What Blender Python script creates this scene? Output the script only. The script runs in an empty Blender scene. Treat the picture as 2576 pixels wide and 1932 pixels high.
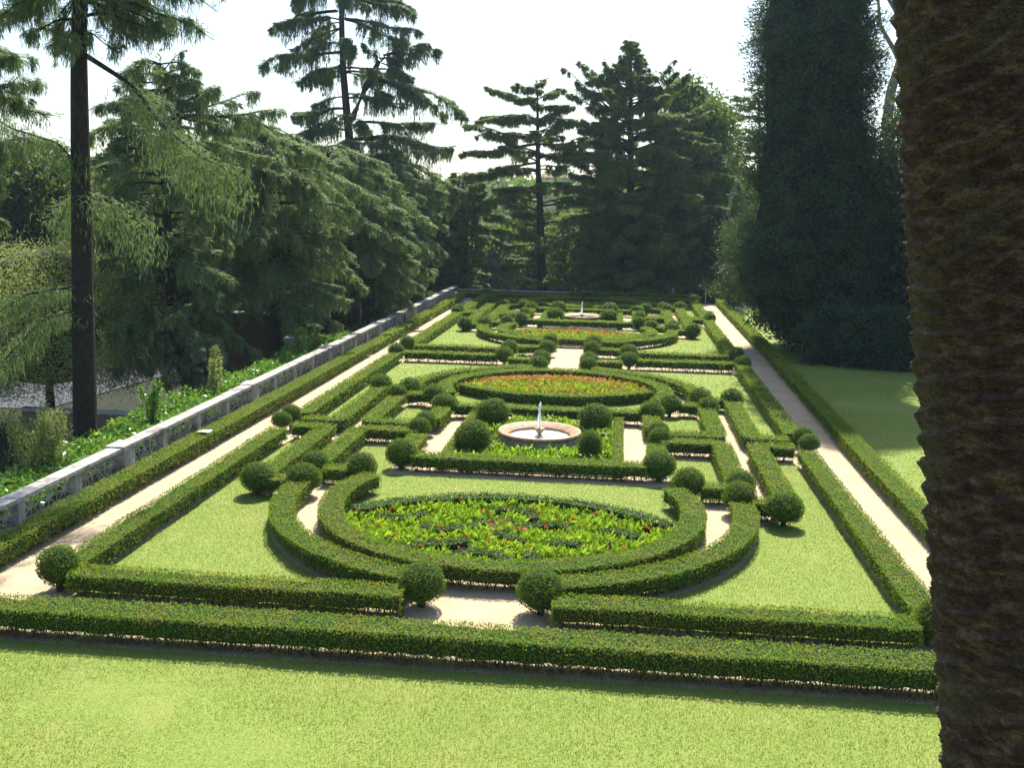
import bpy, math, random
import numpy as np
from mathutils import Matrix, Vector
R = math.radians
C = bpy.context.scene.collection
S = bpy.context.scene
# ---------------------------------------------------------------- camera
pitch, yaw, roll = R(10.252), R(-6.0115), R(1.18944)
fw = np.array([math.sin(yaw)*math.cos(pitch), math.cos(yaw)*math.cos(pitch), -math.sin(pitch)])
r0 = np.array([math.cos(yaw), -math.sin(yaw), 0.0]); up0 = np.cross(r0, fw)
rt = r0*math.cos(roll)+up0*math.sin(roll); up = -r0*math.sin(roll)+up0*math.cos(roll)
cd = bpy.data.cameras.new('camera'); cam = bpy.data.objects.new('camera', cd); C.objects.link(cam)
cd.sensor_width = 36; cd.lens = 34.99; cd.clip_start = .1; cd.clip_end = 3000
M = Matrix(((rt[0], up[0], -fw[0], 0), (rt[1], up[1], -fw[1], 0), (rt[2], up[2], -fw[2], 8.58), (0, 0, 0, 1)))
cam.matrix_world = M; S.camera = cam
# ---------------------------------------------------------------- light
SUN_AZ, SUN_EL = R(3), R(53)            # clockwise from +Y
w = bpy.data.worlds.new('World'); S.world = w; w.use_nodes = True
nt = w.node_tree; bg = nt.nodes['Background']
sky = nt.nodes.new('ShaderNodeTexSky'); sky.sky_type = 'NISHITA'; sky.sun_disc = False
sky.sun_elevation = SUN_EL; sky.sun_rotation = SUN_AZ; sky.air_density = 1.0; sky.dust_density = 1.2; sky.ozone_density = 1.2
nt.links.new(sky.outputs[0], bg.inputs[0]); bg.inputs[1].default_value = .105
sl = bpy.data.lights.new('sun', 'SUN'); so = bpy.data.objects.new('sun', sl); C.objects.link(so)
sl.energy = 5.0; sl.angle = R(.6); sl.color = (1, .95, .86)
sd = Vector((math.sin(SUN_AZ)*math.cos(SUN_EL), math.cos(SUN_AZ)*math.cos(SUN_EL), math.sin(SUN_EL)))
so.rotation_euler = sd.to_track_quat('Z', 'Y').to_euler()
S.view_settings.view_transform = 'Standard'; S.view_settings.look = 'None'
S.view_settings.exposure = 1.12; S.view_settings.gamma = 1; S.view_settings.use_curve_mapping = False
S.render.engine = 'CYCLES'; cy = S.cycles
cy.max_bounces = 5; cy.diffuse_bounces = 3; cy.glossy_bounces = 2; cy.transmission_bounces = 3; cy.transparent_max_bounces = 6
cy.use_denoising = True; cy.caustics_reflective = False; cy.caustics_refractive = False
# ---------------------------------------------------------------- helpers
rg = np.random.default_rng(7)
AX, AY = -2.667, 34.90                   # garden axis and near fountain
FARY = 39.3
def G(x, y): return (AX+x, AY+y)
def tag(o, label, cat, group=None, kind=None):
    o['label'] = label; o['category'] = cat
    if group: o['group'] = group
    if kind: o['kind'] = kind
    return o
def empty(name, loc, label, cat, group=None):
    o = bpy.data.objects.new(name, None); C.objects.link(o); o.location = loc; o.empty_display_size = .2
    tag(o, label, cat, group); return o
def link(name, me, parent=None):
    o = bpy.data.objects.new(name, me); C.objects.link(o)
    if parent is not None:
        o.parent = parent
        o.matrix_parent_inverse = Matrix.Translation(parent.location).inverted()
    return o
def mesh(name, V, F, mat, mi=None, smooth=False):
    """V (n,3); F list of (m,k) int arrays (k = 3 or 4)"""
    me = bpy.data.meshes.new(name)
    V = np.asarray(V, dtype=np.float32)
    if not isinstance(F, list): F = [F]
    F = [np.asarray(f, dtype=np.int32) for f in F if len(f)]
    loops = np.concatenate([f.ravel() for f in F]); sizes = np.concatenate([np.full(len(f), f.shape[1], dtype=np.int32) for f in F])
    starts = np.concatenate([[0], np.cumsum(sizes)[:-1]]).astype(np.int32)
    me.vertices.add(len(V)); me.vertices.foreach_set('co', V.ravel())
    me.loops.add(len(loops)); me.loops.foreach_set('vertex_index', loops)
    me.polygons.add(len(sizes)); me.polygons.foreach_set('loop_start', starts); me.polygons.foreach_set('loop_total', sizes)
    mats = mat if isinstance(mat, (list, tuple)) else [mat]
    for m in mats: me.materials.append(m)
    if mi is not None: me.polygons.foreach_set('material_index', np.asarray(mi, dtype=np.int32))
    me.polygons.foreach_set('use_smooth', np.full(len(sizes), smooth, dtype=bool))
    me.update(calc_edges=True); me.validate(); return me
class MB:
    """collects shapes into one mesh"""
    def __init__(s): s.V = []; s.T = []; s.Q = []; s.n = 0
    def add(s, V, Q=None, T=None):
        V = np.asarray(V, float).reshape(-1, 3); s.V.append(V)
        if Q is not None and len(Q): s.Q.append(np.asarray(Q)+s.n)
        if T is not None and len(T): s.T.append(np.asarray(T)+s.n)
        s.n += len(V)
    def box(s, x0, x1, y0, y1, z0, z1):
        V = [(x, y, z) for z in (z0, z1) for y in (y0, y1) for x in (x0, x1)]
        s.add(V, [(0, 2, 3, 1), (4, 5, 7, 6), (0, 1, 5, 4), (2, 6, 7, 3), (0, 4, 6, 2), (1, 3, 7, 5)])
    def tube(s, P, rad, n=6, cap=True):
        P = np.asarray(P, float); k = len(P); rad = np.broadcast_to(rad, k)
        d = np.gradient(P, axis=0); d /= np.linalg.norm(d, axis=1)[:, None]+1e-9
        a = np.where(np.abs(d[:, 2:3]) > .9, [[1., 0, 0]], [[0, 0, 1.]]); u = np.cross(d, a); u /= np.linalg.norm(u, axis=1)[:, None]; v = np.cross(d, u)
        th = np.arange(n)*2*math.pi/n
        V = P[:, None]+(u[:, None]*np.cos(th)[None, :, None]+v[:, None]*np.sin(th)[None, :, None])*rad[:, None, None]
        i = np.arange(k-1)[:, None]*n; j = np.arange(n)[None]; j2 = (j+1) % n
        Q = np.stack([i+j, i+j2, i+n+j2, i+n+j], -1).reshape(-1, 4)
        s.add(V.reshape(-1, 3), Q)
    def lathe(s, prof, n=48, cx=0, cy=0, wob=None):
        prof = np.asarray(prof, float); k = len(prof); th = np.arange(n)*2*math.pi/n
        V = np.zeros((k, n, 3)); V[..., 0] = cx+prof[:, 0:1]*np.cos(th); V[..., 1] = cy+prof[:, 0:1]*np.sin(th); V[..., 2] = prof[:, 1:2]
        if wob is not None: V += wob(V)
        i = np.arange(k-1)[:, None]*n; j = np.arange(n)[None]; j2 = (j+1) % n
        s.add(V.reshape(-1, 3), np.stack([i+j, i+j2, i+n+j2, i+n+j], -1).reshape(-1, 4))
    def leaves(s, P, D, L, W, rng=rg, flat=None):
        """rhombus leaves: base P, direction D, length L, width W"""
        n = len(P); D = D/(np.linalg.norm(D, axis=1)[:, None]+1e-9)
        a = rng.normal(size=(n, 3)) if flat is None else flat
        sd_ = np.cross(D, a); sd_ /= np.linalg.norm(sd_, axis=1)[:, None]+1e-9
        L = np.broadcast_to(L, n)[:, None]; W = np.broadcast_to(W, n)[:, None]
        mid = P+D*L*.45
        V = np.stack([P, mid+sd_*W*.5, P+D*L, mid-sd_*W*.5], 1).reshape(-1, 3)
        s.add(V, np.arange(n*4).reshape(n, 4))
    def get(s, name, mat, smooth=False):
        F = []
        if s.Q: F.append(np.concatenate(s.Q))
        if s.T: F.append(np.concatenate(s.T))
        return mesh(name, np.concatenate(s.V), F, mat, smooth=smooth)
    def build(s, name, mat, parent=None, smooth=False): return link(name, s.get(name, mat, smooth), parent)
def vnoise(P, sc, seed=0):
    """cheap smooth 3-d noise (sum of sines) in about -1..1"""
    q = np.asarray(P)*sc; r_ = np.random.default_rng(seed); o = 0
    for k in range(6):
        f = r_.normal(size=3)*(1+.5*k); o = o+np.sin(q@f+r_.uniform(0, 6.28))/(1+.4*k)
    return o/3.2
def unit(n, rng=rg):
    v = rng.normal(size=(n, 3)); return v/np.linalg.norm(v, axis=1)[:, None]
# ---------------------------------------------------------------- materials
def newmat(name):
    m = bpy.data.materials.new(name); m.use_nodes = True; t = m.node_tree
    return m, t, t.nodes['Principled BSDF'], t.nodes['Material Output']
def ramp(t, inp, stops):
    r_ = t.nodes.new('ShaderNodeValToRGB'); e = r_.color_ramp.elements
    while len(e) < len(stops): e.new(.5)
    for k, (p, c) in enumerate(stops): e[k].position = p; e[k].color = (*c, 1)
    t.links.new(inp, r_.inputs[0]); return r_
def noise(t, scale, detail=4, rough=.6, src=None):
    n = t.nodes.new('ShaderNodeTexNoise'); n.inputs['Scale'].default_value = scale; n.inputs['Detail'].default_value = detail; n.inputs['Roughness'].default_value = rough
    if src is None:
        g = t.nodes.new('ShaderNodeNewGeometry'); src = g.outputs['Position']
    t.links.new(src, n.inputs['Vector']); return n
def mixc(t, fac, a, b, mode='MIX'):
    m = t.nodes.new('ShaderNodeMix'); m.data_type = 'RGBA'; m.blend_type = mode
    for sock, v in ((m.inputs[0], fac), (m.inputs[6], a), (m.inputs[7], b)):
        if hasattr(v, 'is_linked'): t.links.new(v, sock)
        elif isinstance(v, (int, float)): sock.default_value = v
        else: sock.default_value = (*v, 1)
    return m.outputs[2]
def leafmat(name, cols, patch=None, trans=.3, rough=.55, spec=.3, pscale=1.2):
    m, t, p, out = newmat(name); g = t.nodes.new('ShaderNodeNewGeometry')
    col = ramp(t, g.outputs['Random Per Island'], [(i/(len(cols)-1), c) for i, c in enumerate(cols)]).outputs[0]
    if patch is not None:
        n = noise(t, pscale, 3); f = ramp(t, n.outputs[0], [(.42, (0, 0, 0)), (.66, (1, 1, 1))]).outputs[0]
        col = mixc(t, f, col, mixc(t, .65, col, patch))
    t.links.new(col, p.inputs['Base Color']); p.inputs['Roughness'].default_value = rough; p.inputs['Specular IOR Level'].default_value = spec
    tr = t.nodes.new('ShaderNodeBsdfTranslucent'); t.links.new(mixc(t, .35, col, (.35, .55, .03), 'MIX'), tr.inputs[0])
    mx = t.nodes.new('ShaderNodeMixShader'); mx.inputs[0].default_value = trans
    t.links.new(p.outputs[0], mx.inputs[1]); t.links.new(tr.outputs[0], mx.inputs[2]); t.links.new(mx.outputs[0], out.inputs[0]); return m
def surf(name, stops, scale, rough=.9, bump=.3, bscale=None, spec=.3, second=None, detail=6, bdist=.02):
    m, t, p, out = newmat(name); n = noise(t, scale, detail); col = ramp(t, n.outputs[0], stops).outputs[0]
    if second:
        n2 = noise(t, second[0], 4); f = ramp(t, n2.outputs[0], [(second[2], (0, 0, 0)), (second[3], (1, 1, 1))]).outputs[0]; col = mixc(t, f, col, second[1])
    t.links.new(col, p.inputs['Base Color']); p.inputs['Roughness'].default_value = rough; p.inputs['Specular IOR Level'].default_value = spec
    if bump:
        b = t.nodes.new('ShaderNodeBump'); b.inputs['Strength'].default_value = bump; b.inputs['Distance'].default_value = bdist
        n3 = noise(t, bscale or scale*3, 6); t.links.new(n3.outputs[0], b.inputs['Height']); t.links.new(b.outputs[0], p.inputs['Normal'])
    return m
M_box = leafmat('box_leaf', [(.070, .150, .008), (.110, .215, .012), (.165, .270, .018), (.24, .31, .035)], (.30, .25, .045), .38, .6, .12)
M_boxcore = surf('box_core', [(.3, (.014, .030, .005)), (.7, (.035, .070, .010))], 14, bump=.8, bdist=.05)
M_ball = leafmat('ball_leaf', [(.045, .105, .010), (.075, .155, .014), (.120, .205, .022)], (.12, .13, .025), .30, .6, .12)
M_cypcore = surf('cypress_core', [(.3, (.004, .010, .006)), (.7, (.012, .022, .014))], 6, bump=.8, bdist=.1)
M_twig = surf('box_twig', [(.3, (.05, .035, .02)), (.7, (.12, .09, .055))], 30, bump=0)
M_scroll = leafmat('scroll_leaf', [(.035, .085, .014), (.06, .13, .018), (.09, .17, .025)], None, .2)
M_canna = leafmat('bedding_leaf', [(.045, .12, .012), (.13, .28, .015), (.30, .46, .02), (.46, .56, .05)], None, .5, .35, .5)
M_canna2 = leafmat('bedding_leaf_dark', [(.05, .13, .015), (.09, .22, .02), (.17, .30, .03), (.3, .36, .08)], None, .4, .35, .5)
M_red = leafmat('red_petal', [(.55, .03, .01), (.8, .07, .015), (.7, .16, .03)], None, .3)
M_orange = leafmat('orange_petal', [(.62, .13, .02), (.72, .26, .03), (.78, .42, .06), (.55, .08, .03), (.75, .6, .45)], None, .3)
M_white = leafmat('white_petal', [(.8, .75, .7), (.85, .7, .72), (.9, .88, .8)], None, .3)
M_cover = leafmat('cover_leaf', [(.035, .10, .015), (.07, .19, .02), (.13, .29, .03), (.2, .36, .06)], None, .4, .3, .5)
M_deodar = leafmat('deodar_needles', [(.055, .105, .050), (.10, .165, .078), (.165, .23, .11)], (.30, .34, .17), .33, .6, .15, .5)  # pale noise patches on a darker base imitate lit branch tops and shadows
M_cedar = leafmat('cedar_needles', [(.024, .062, .034), (.045, .098, .042), (.085, .145, .045)], (.34, .36, .05), .28, .6, .2, .45)  # yellow noise patches stand in for sunlit highlights
M_tallced = leafmat('tall_cedar_needles', [(.040, .090, .048), (.070, .130, .060), (.12, .18, .075)], (.15, .19, .06), .32, .6, .2, .5)
M_cyp = leafmat('cypress_needles', [(.010, .036, .026), (.024, .068, .042), (.055, .115, .055)], (.075, .07, .03), .2, .6, .2, .4)
M_light = leafmat('light_foliage', [(.04, .09, .02), (.08, .15, .03), (.13, .20, .04)], (.11, .15, .03), .35, .6, .2, .4)
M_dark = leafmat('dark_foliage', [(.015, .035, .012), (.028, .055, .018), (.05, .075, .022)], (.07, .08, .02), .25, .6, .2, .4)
M_olive = leafmat('pale_bush_leaf', [(.16, .20, .06), (.28, .31, .10), (.42, .42, .16)], (.40, .40, .14), .3, .6, .2, .5)
M_sunc = leafmat('cedar_sunlit_tops', [(.07, .12, .035), (.15, .20, .04), (.30, .32, .06)], None, .3, .6, .2)  # sunlight put into the colour of the up-facing tufts
M_sund = leafmat('deodar_sunlit_tops', [(.10, .16, .07), (.17, .24, .10), (.25, .33, .15)], None, .3, .6, .2)  # lighter green paints sun onto the branch tops
M_blue = leafmat('blue_needles', [(.05, .09, .075), (.10, .15, .13)], None, .2)
M_bark = surf('bark', [(.3, (.012, .009, .007)), (.7, (.045, .034, .026))], 6, bump=1, bscale=12, bdist=.08)
M_euc = surf('smooth_bark', [(.3, (.16, .14, .13)), (.7, (.30, .27, .25))], 3, bump=.2)
M_gravel = surf('gravel', [(.30, (.34, .25, .15)), (.5, (.55, .43, .28)), (.72, (.72, .59, .42))], 26, .95, .9, 60, .1, (.8, (.44, .33, .21), .48, .75), bdist=.03)
M_lawn = surf('lawn_grass', [(.30, (.125, .18, .032)), (.5, (.205, .270, .055)), (.72, (.28, .335, .09))], 22, .8, .8, 70, .1, (.7, (.26, .29, .08), .50, .75), bdist=.03)
M_blade = leafmat('grass_blade', [(.16, .22, .040), (.24, .31, .065), (.32, .37, .105), (.35, .32, .14)], (.36, .35, .12), .35, .6, .1, .35)
M_soil = surf('soil', [(.3, (.008, .012, .004)), (.6, (.018, .026, .009)), (.8, (.035, .035, .015))], 3, .95, .8, 9)
M_bedsoil = surf('bed_soil', [(.3, (.03, .02, .012)), (.7, (.08, .05, .03))], 20, .95, .6, 40)
M_strip = surf('dry_soil', [(.3, (.07, .05, .03)), (.7, (.16, .12, .075))], 14, .95, .6, 40)
M_stone = surf('pale_stone', [(.25, (.20, .19, .165)), (.5, (.36, .34, .31)), (.75, (.52, .50, .46))], 5, .85, .5, 30, .2, (1.6, (.09, .085, .07), .50, .70))
M_stonedark = surf('pier_stone', [(.3, (.10, .075, .06)), (.7, (.22, .18, .15))], 5, .9, .5, 30)
M_basin = surf('basin_stone', [(.25, (.19, .105, .055)), (.5, (.35, .21, .11)), (.75, (.46, .31, .18))], 5, .6, .3, 30, .35, (2.2, (.24, .17, .11), .55, .7))
M_basinw = surf('basin_wall', [(.25, (.20, .19, .13)), (.6, (.36, .34, .27)), (.8, (.42, .40, .33))], 6, .85, .4, 30)
M_asph = surf('asphalt', [(.3, (.05, .056, .068)), (.7, (.08, .086, .10))], 8, .85, .3, 60)
M_brick = surf('old_brick', [(.3, (.07, .035, .022)), (.7, (.15, .08, .05))], 5, .9, .6, 20)
M_wall = surf('ochre_wall', [(.3, (.13, .085, .055)), (.7, (.26, .18, .12))], 2.5, .9, .5, 20)
M_house = surf('house_wall', [(.3, (.42, .37, .30)), (.7, (.52, .47, .40))], 1, .9, 0)
M_roof = surf('tile_roof', [(.3, (.22, .11, .07)), (.7, (.34, .19, .13))], 3, .9, .3)
M_grey = surf('grey_slate', [(.3, (.14, .15, .17)), (.7, (.24, .25, .27))], 6, .6, .2)
def flatmat(name, col, rough=.6):
    m, t, p, out = newmat(name); n = noise(t, 8, 3); c = ramp(t, n.outputs[0], [(.3, tuple(v*.88 for v in col)), (.7, col)])
    t.links.new(c.outputs[0], p.inputs[0]); p.inputs['Roughness'].default_value = rough; return m
M_paper = flatmat('white_paper', (.8, .8, .78)); M_pink = flatmat('pink_print', (.6, .2, .25)); M_glass = flatmat('dark_window', (.05, .06, .07), .2)
M_metal = flatmat('white_metal', (.6, .62, .62), .4)
m, t, p, out = newmat('pool_water'); p.inputs['Base Color'].default_value = (.50, .54, .53, 1); p.inputs['Roughness'].default_value = .22; p.inputs['IOR'].default_value = 1.33; p.inputs['Specular IOR Level'].default_value = 1  # pale base colour stands in for the bright sky reflection
b = t.nodes.new('ShaderNodeBump'); b.inputs['Strength'].default_value = .9; b.inputs['Distance'].default_value = .03; n = noise(t, 11, 5, .7); t.links.new(n.outputs[0], b.inputs['Height']); t.links.new(b.outputs[0], p.inputs['Normal']); M_water = m
m, t, p, out = newmat('foam_water'); p.inputs['Base Color'].default_value = (.85, .9, .92, 1); p.inputs['Roughness'].default_value = .25
tr = t.nodes.new('ShaderNodeBsdfTranslucent'); tr.inputs[0].default_value = (.9, .95, 1, 1); mx = t.nodes.new('ShaderNodeMixShader'); mx.inputs[0].default_value = .55
t.links.new(p.outputs[0], mx.inputs[1]); t.links.new(tr.outputs[0], mx.inputs[2]); t.links.new(mx.outputs[0], out.inputs[0]); M_foam = m
# palm bark
m, t, p, out = newmat('palm_bark'); mpp = t.nodes.new('ShaderNodeMapping'); gg = t.nodes.new('ShaderNodeNewGeometry'); mpp.inputs['Scale'].default_value = (.6, .6, 1.6); t.links.new(gg.outputs['Position'], mpp.inputs['Vector']); n = noise(t, 13, 8, .75, mpp.outputs[0])
c = ramp(t, n.outputs[0], [(.30, (.014, .007, .003)), (.5, (.080, .042, .015)), (.62, (.19, .11, .04)), (.76, (.36, .26, .11))])
n2 = noise(t, 2.2, 4); f = ramp(t, n2.outputs[0], [(.5, (0, 0, 0)), (.72, (1, 1, 1))]); t.links.new(mixc(t, f.outputs[0], c.outputs[0], (.10, .085, .030)), p.inputs['Base Color'])
p.inputs['Roughness'].default_value = .8
mp = t.nodes.new('ShaderNodeMapping'); g = t.nodes.new('ShaderNodeNewGeometry'); mp.inputs['Scale'].default_value = (1, 1, .25); t.links.new(g.outputs['Position'], mp.inputs['Vector'])
n3 = noise(t, 55, 6, .7, mp.outputs[0]); vo = t.nodes.new('ShaderNodeTexVoronoi'); vo.feature = 'DISTANCE_TO_EDGE'; vo.inputs['Scale'].default_value = 34; t.links.new(g.outputs['Position'], vo.inputs['Vector'])
rr = ramp(t, vo.outputs[0], [(0, (0, 0, 0)), (.12, (1, 1, 1))]); ad = t.nodes.new('ShaderNodeMath'); ad.operation = 'ADD'; t.links.new(n3.outputs[0], ad.inputs[0]); t.links.new(rr.outputs[0], ad.inputs[1])
b = t.nodes.new('ShaderNodeBump'); b.inputs['Strength'].default_value = .6; b.inputs['Distance'].default_value = .008; t.links.new(ad.outputs[0], b.inputs['Height']); t.links.new(b.outputs[0], p.inputs['Normal']); M_palm = m
# ---------------------------------------------------------------- terrain
def sm(x, a, b_): q = np.clip((x-a)/(b_-a), 0, 1); return q*q*(3-2*q)
def terr(X, Y):
    z = np.full(np.shape(X), -.05)
    left = sm(-X, 17.0, 23.5)*3.0*sm(Y, -30, 20)+sm(-X, 30, 60)*1.2
    z = z-left
    z = z-np.where(X > -17, sm(Y, 93, 125)*5, sm(Y, 93, 125)*2)
    z = z+sm(Y, 180, 300)*17+sm(np.abs(X), 60, 200)*6*sm(Y, 120, 260)
    z = z+sm(X, 16, 60)*2.0
    return z
def grid(name, xs, ys, zf, mat, kind='structure'):
    X, Y = np.meshgrid(xs, ys); Z = zf(X, Y); V = np.stack([X, Y, Z], -1).reshape(-1, 3); nx = len(xs); ny = len(ys)
    i = np.arange(ny-1)[:, None]*nx; j = np.arange(nx-1)[None]
    o = link(name, mesh(name, V, np.stack([i+j, i+j+1, i+nx+j+1, i+nx+j], -1).reshape(-1, 4), mat, smooth=True)); o['kind'] = kind; return o
xs = np.concatenate([np.linspace(-600, -100, 20), np.linspace(-95, -30, 30), np.linspace(-29, 30, 90), np.linspace(33, 100, 20), np.linspace(120, 600, 16)])
ys = np.concatenate([np.linspace(-30, 90, 60), np.linspace(93, 200, 50), np.linspace(205, 340, 40), np.linspace(380, 900, 10)])
grid('ground', xs, ys, terr, M_soil)
grid('gravel_path', np.linspace(-15.3, 9.0, 90), np.linspace(16.8, 91.6, 200), lambda X, Y: .004+.006*vnoise(np.stack([X, Y, X*0], -1), .9, 3), M_gravel)
def inside(px, py, poly):
    c = np.zeros(px.shape, bool); n = len(poly)
    for i in range(n):
        x1, y1 = poly[i]; x2, y2 = poly[(i+1) % n]
        if y1 == y2: continue
        k = ((y1 > py) != (y2 > py)) & (px < (x2-x1)*(py-y1)/(y2-y1)+x1); c ^= k
    return c
import bmesh
def lawn(poly, z=.02):
    bm = bmesh.new(); vs = [bm.verts.new((AX+x, AY+y, z)) for x, y in poly]; f = bm.faces.new(vs)
    e = bmesh.ops.extrude_face_region(bm, geom=[f]); bm.normal_update()
    for v in vs: v.co.z = -.02
    bmesh.ops.triangulate(bm, faces=bm.faces[:]); me = bpy.data.meshes.new('lawn'); bm.to_mesh(me); bm.free(); me.materials.append(M_lawn)
    o = link('lawn', me); o['kind'] = 'structure'; return o
def arc(cx_, cy_, r_, a0, a1, n=24): return [(cx_+r_*math.cos(R(a0+(a1-a0)*k/n)), cy_+r_*math.sin(R(a0+(a1-a0)*k/n))) for k in range(n+1)]
RC, RO, RI = 8.4, 6.3, 4.9                # ring centre offset, outer and inner radius
blade_polys = []
def module(oy, yf, yb):
    """lawns of one module; yf / yb = y of its front / back straight hedges"""
    for sx in (-1, 1):
        for e, yy in ((-1, yf), (1, yb)):
            a = arc(0, -RC, 6.6, 180, 247)
            P = [(-8.95, -.0)] and [(-8.95, -abs(yy)+.1), (-2.6, -abs(yy)+.1)]+a[::-1]+[(-7.2, -7.7), (-7.85, -7.4), (-7.85, -1.15), (-8.95, -1.15)]
            P = [(x*-sx, y*-e+oy) for x, y in P]
            lawn(P); blade_polys.append((P, .02))
    for e in (-1, 1):
        back = [(-4.5, -9.4), (-3.0, -8.1), (-1.5, -7.5), (0, -7.3), (1.5, -7.5), (3.0, -8.1), (4.5, -9.4)]
        P = [(-6.1, -5.9), (-6.1, -1.25), (-4.5, -1.25), (-4.5, -4.75), (4.5, -4.75), (4.5, -1.25), (6.1, -1.25), (6.1, -5.9), (4.75, -5.9), (4.7, -9)]+back[::-1]+[(-4.7, -9), (-4.75, -5.9)]
        P = [(x, y*-e+oy) for x, y in P]
        lawn(P); blade_polys.append((P, .02))
module(0, 15.5, 17.4); module(FARY, 18.8, 14.6)
fl = [(-40, -17.85), (-40, -50), (40, -50), (40, -17.85)]
grid('foreground_lawn', np.linspace(-30, 30, 80), np.linspace(-20, AY-17.88, 50), lambda X, Y: .015+.03*vnoise(np.stack([X, Y, X*0], -1), .5, 5)*sm(AY-17.88-Y, 0, 1.5)-.2*sm(16-Y, 0, 30), M_lawn)
grid('side_lawn', np.linspace(9.0, 19.5, 30), np.linspace(16.9, 88, 90), lambda X, Y: .02+.1*sm(X, 10, 19)*0+.03*vnoise(np.stack([X, Y, X*0], -1), .4, 6)*sm(X, 9, 10.5), M_lawn)
# grass blades (nobody could count them)
mb = MB()
n = 150000; X = rg.uniform(-16, 12, n); Y = rg.uniform(11.5, AY-17.80+.06*np.sin(X*3)+.05*np.sin(X*11), n); k = (np.abs(X-.0) < 30); P = np.stack([X, Y, np.full(n, .01)-.2*sm(16-Y, 0, 30)], -1)
D = rg.normal(size=(n, 3))*.55; D[:, 2] = 1; mb.leaves(P, D, rg.uniform(.03, .06, n), rg.uniform(.008, .014, n))
for poly, z in blade_polys:
    q = np.array(poly); a, b2 = q.min(0), q.max(0); cyy = AY+q[:, 1].mean()
    dens = 700 if cyy < 32 else (300 if cyy < 45 else 90); s_ = 1 if cyy < 32 else (1.5 if cyy < 45 else 2.6)
    n = int((b2-a).prod()*dens); X = rg.uniform(a[0], b2[0], n); Y = rg.uniform(a[1], b2[1], n); k = inside(X, Y, poly); X = X[k]; Y = Y[k]; n = len(X)
    D = rg.normal(size=(n, 3))*.6; D[:, 2] = 1; mb.leaves(np.stack([AX+X, AY+Y, np.full(n, z-.005)], -1), D, rg.uniform(.025, .05, n)*min(s_, 1.4), rg.uniform(.009, .016, n)*s_)
n = 60000; X = rg.uniform(9, 15, n); Y = rg.uniform(22, 60, n); D = rg.normal(size=(n, 3))*.6; D[:, 2] = 1
mb.leaves(np.stack([X, Y, np.full(n, .01)], -1), D, rg.uniform(.03, .06, n), rg.uniform(.015, .03, n))
o = mb.build('grass', M_blade); o['kind'] = 'stuff'; tag(o, 'short sunlit grass blades covering the lawns', 'grass')
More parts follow.
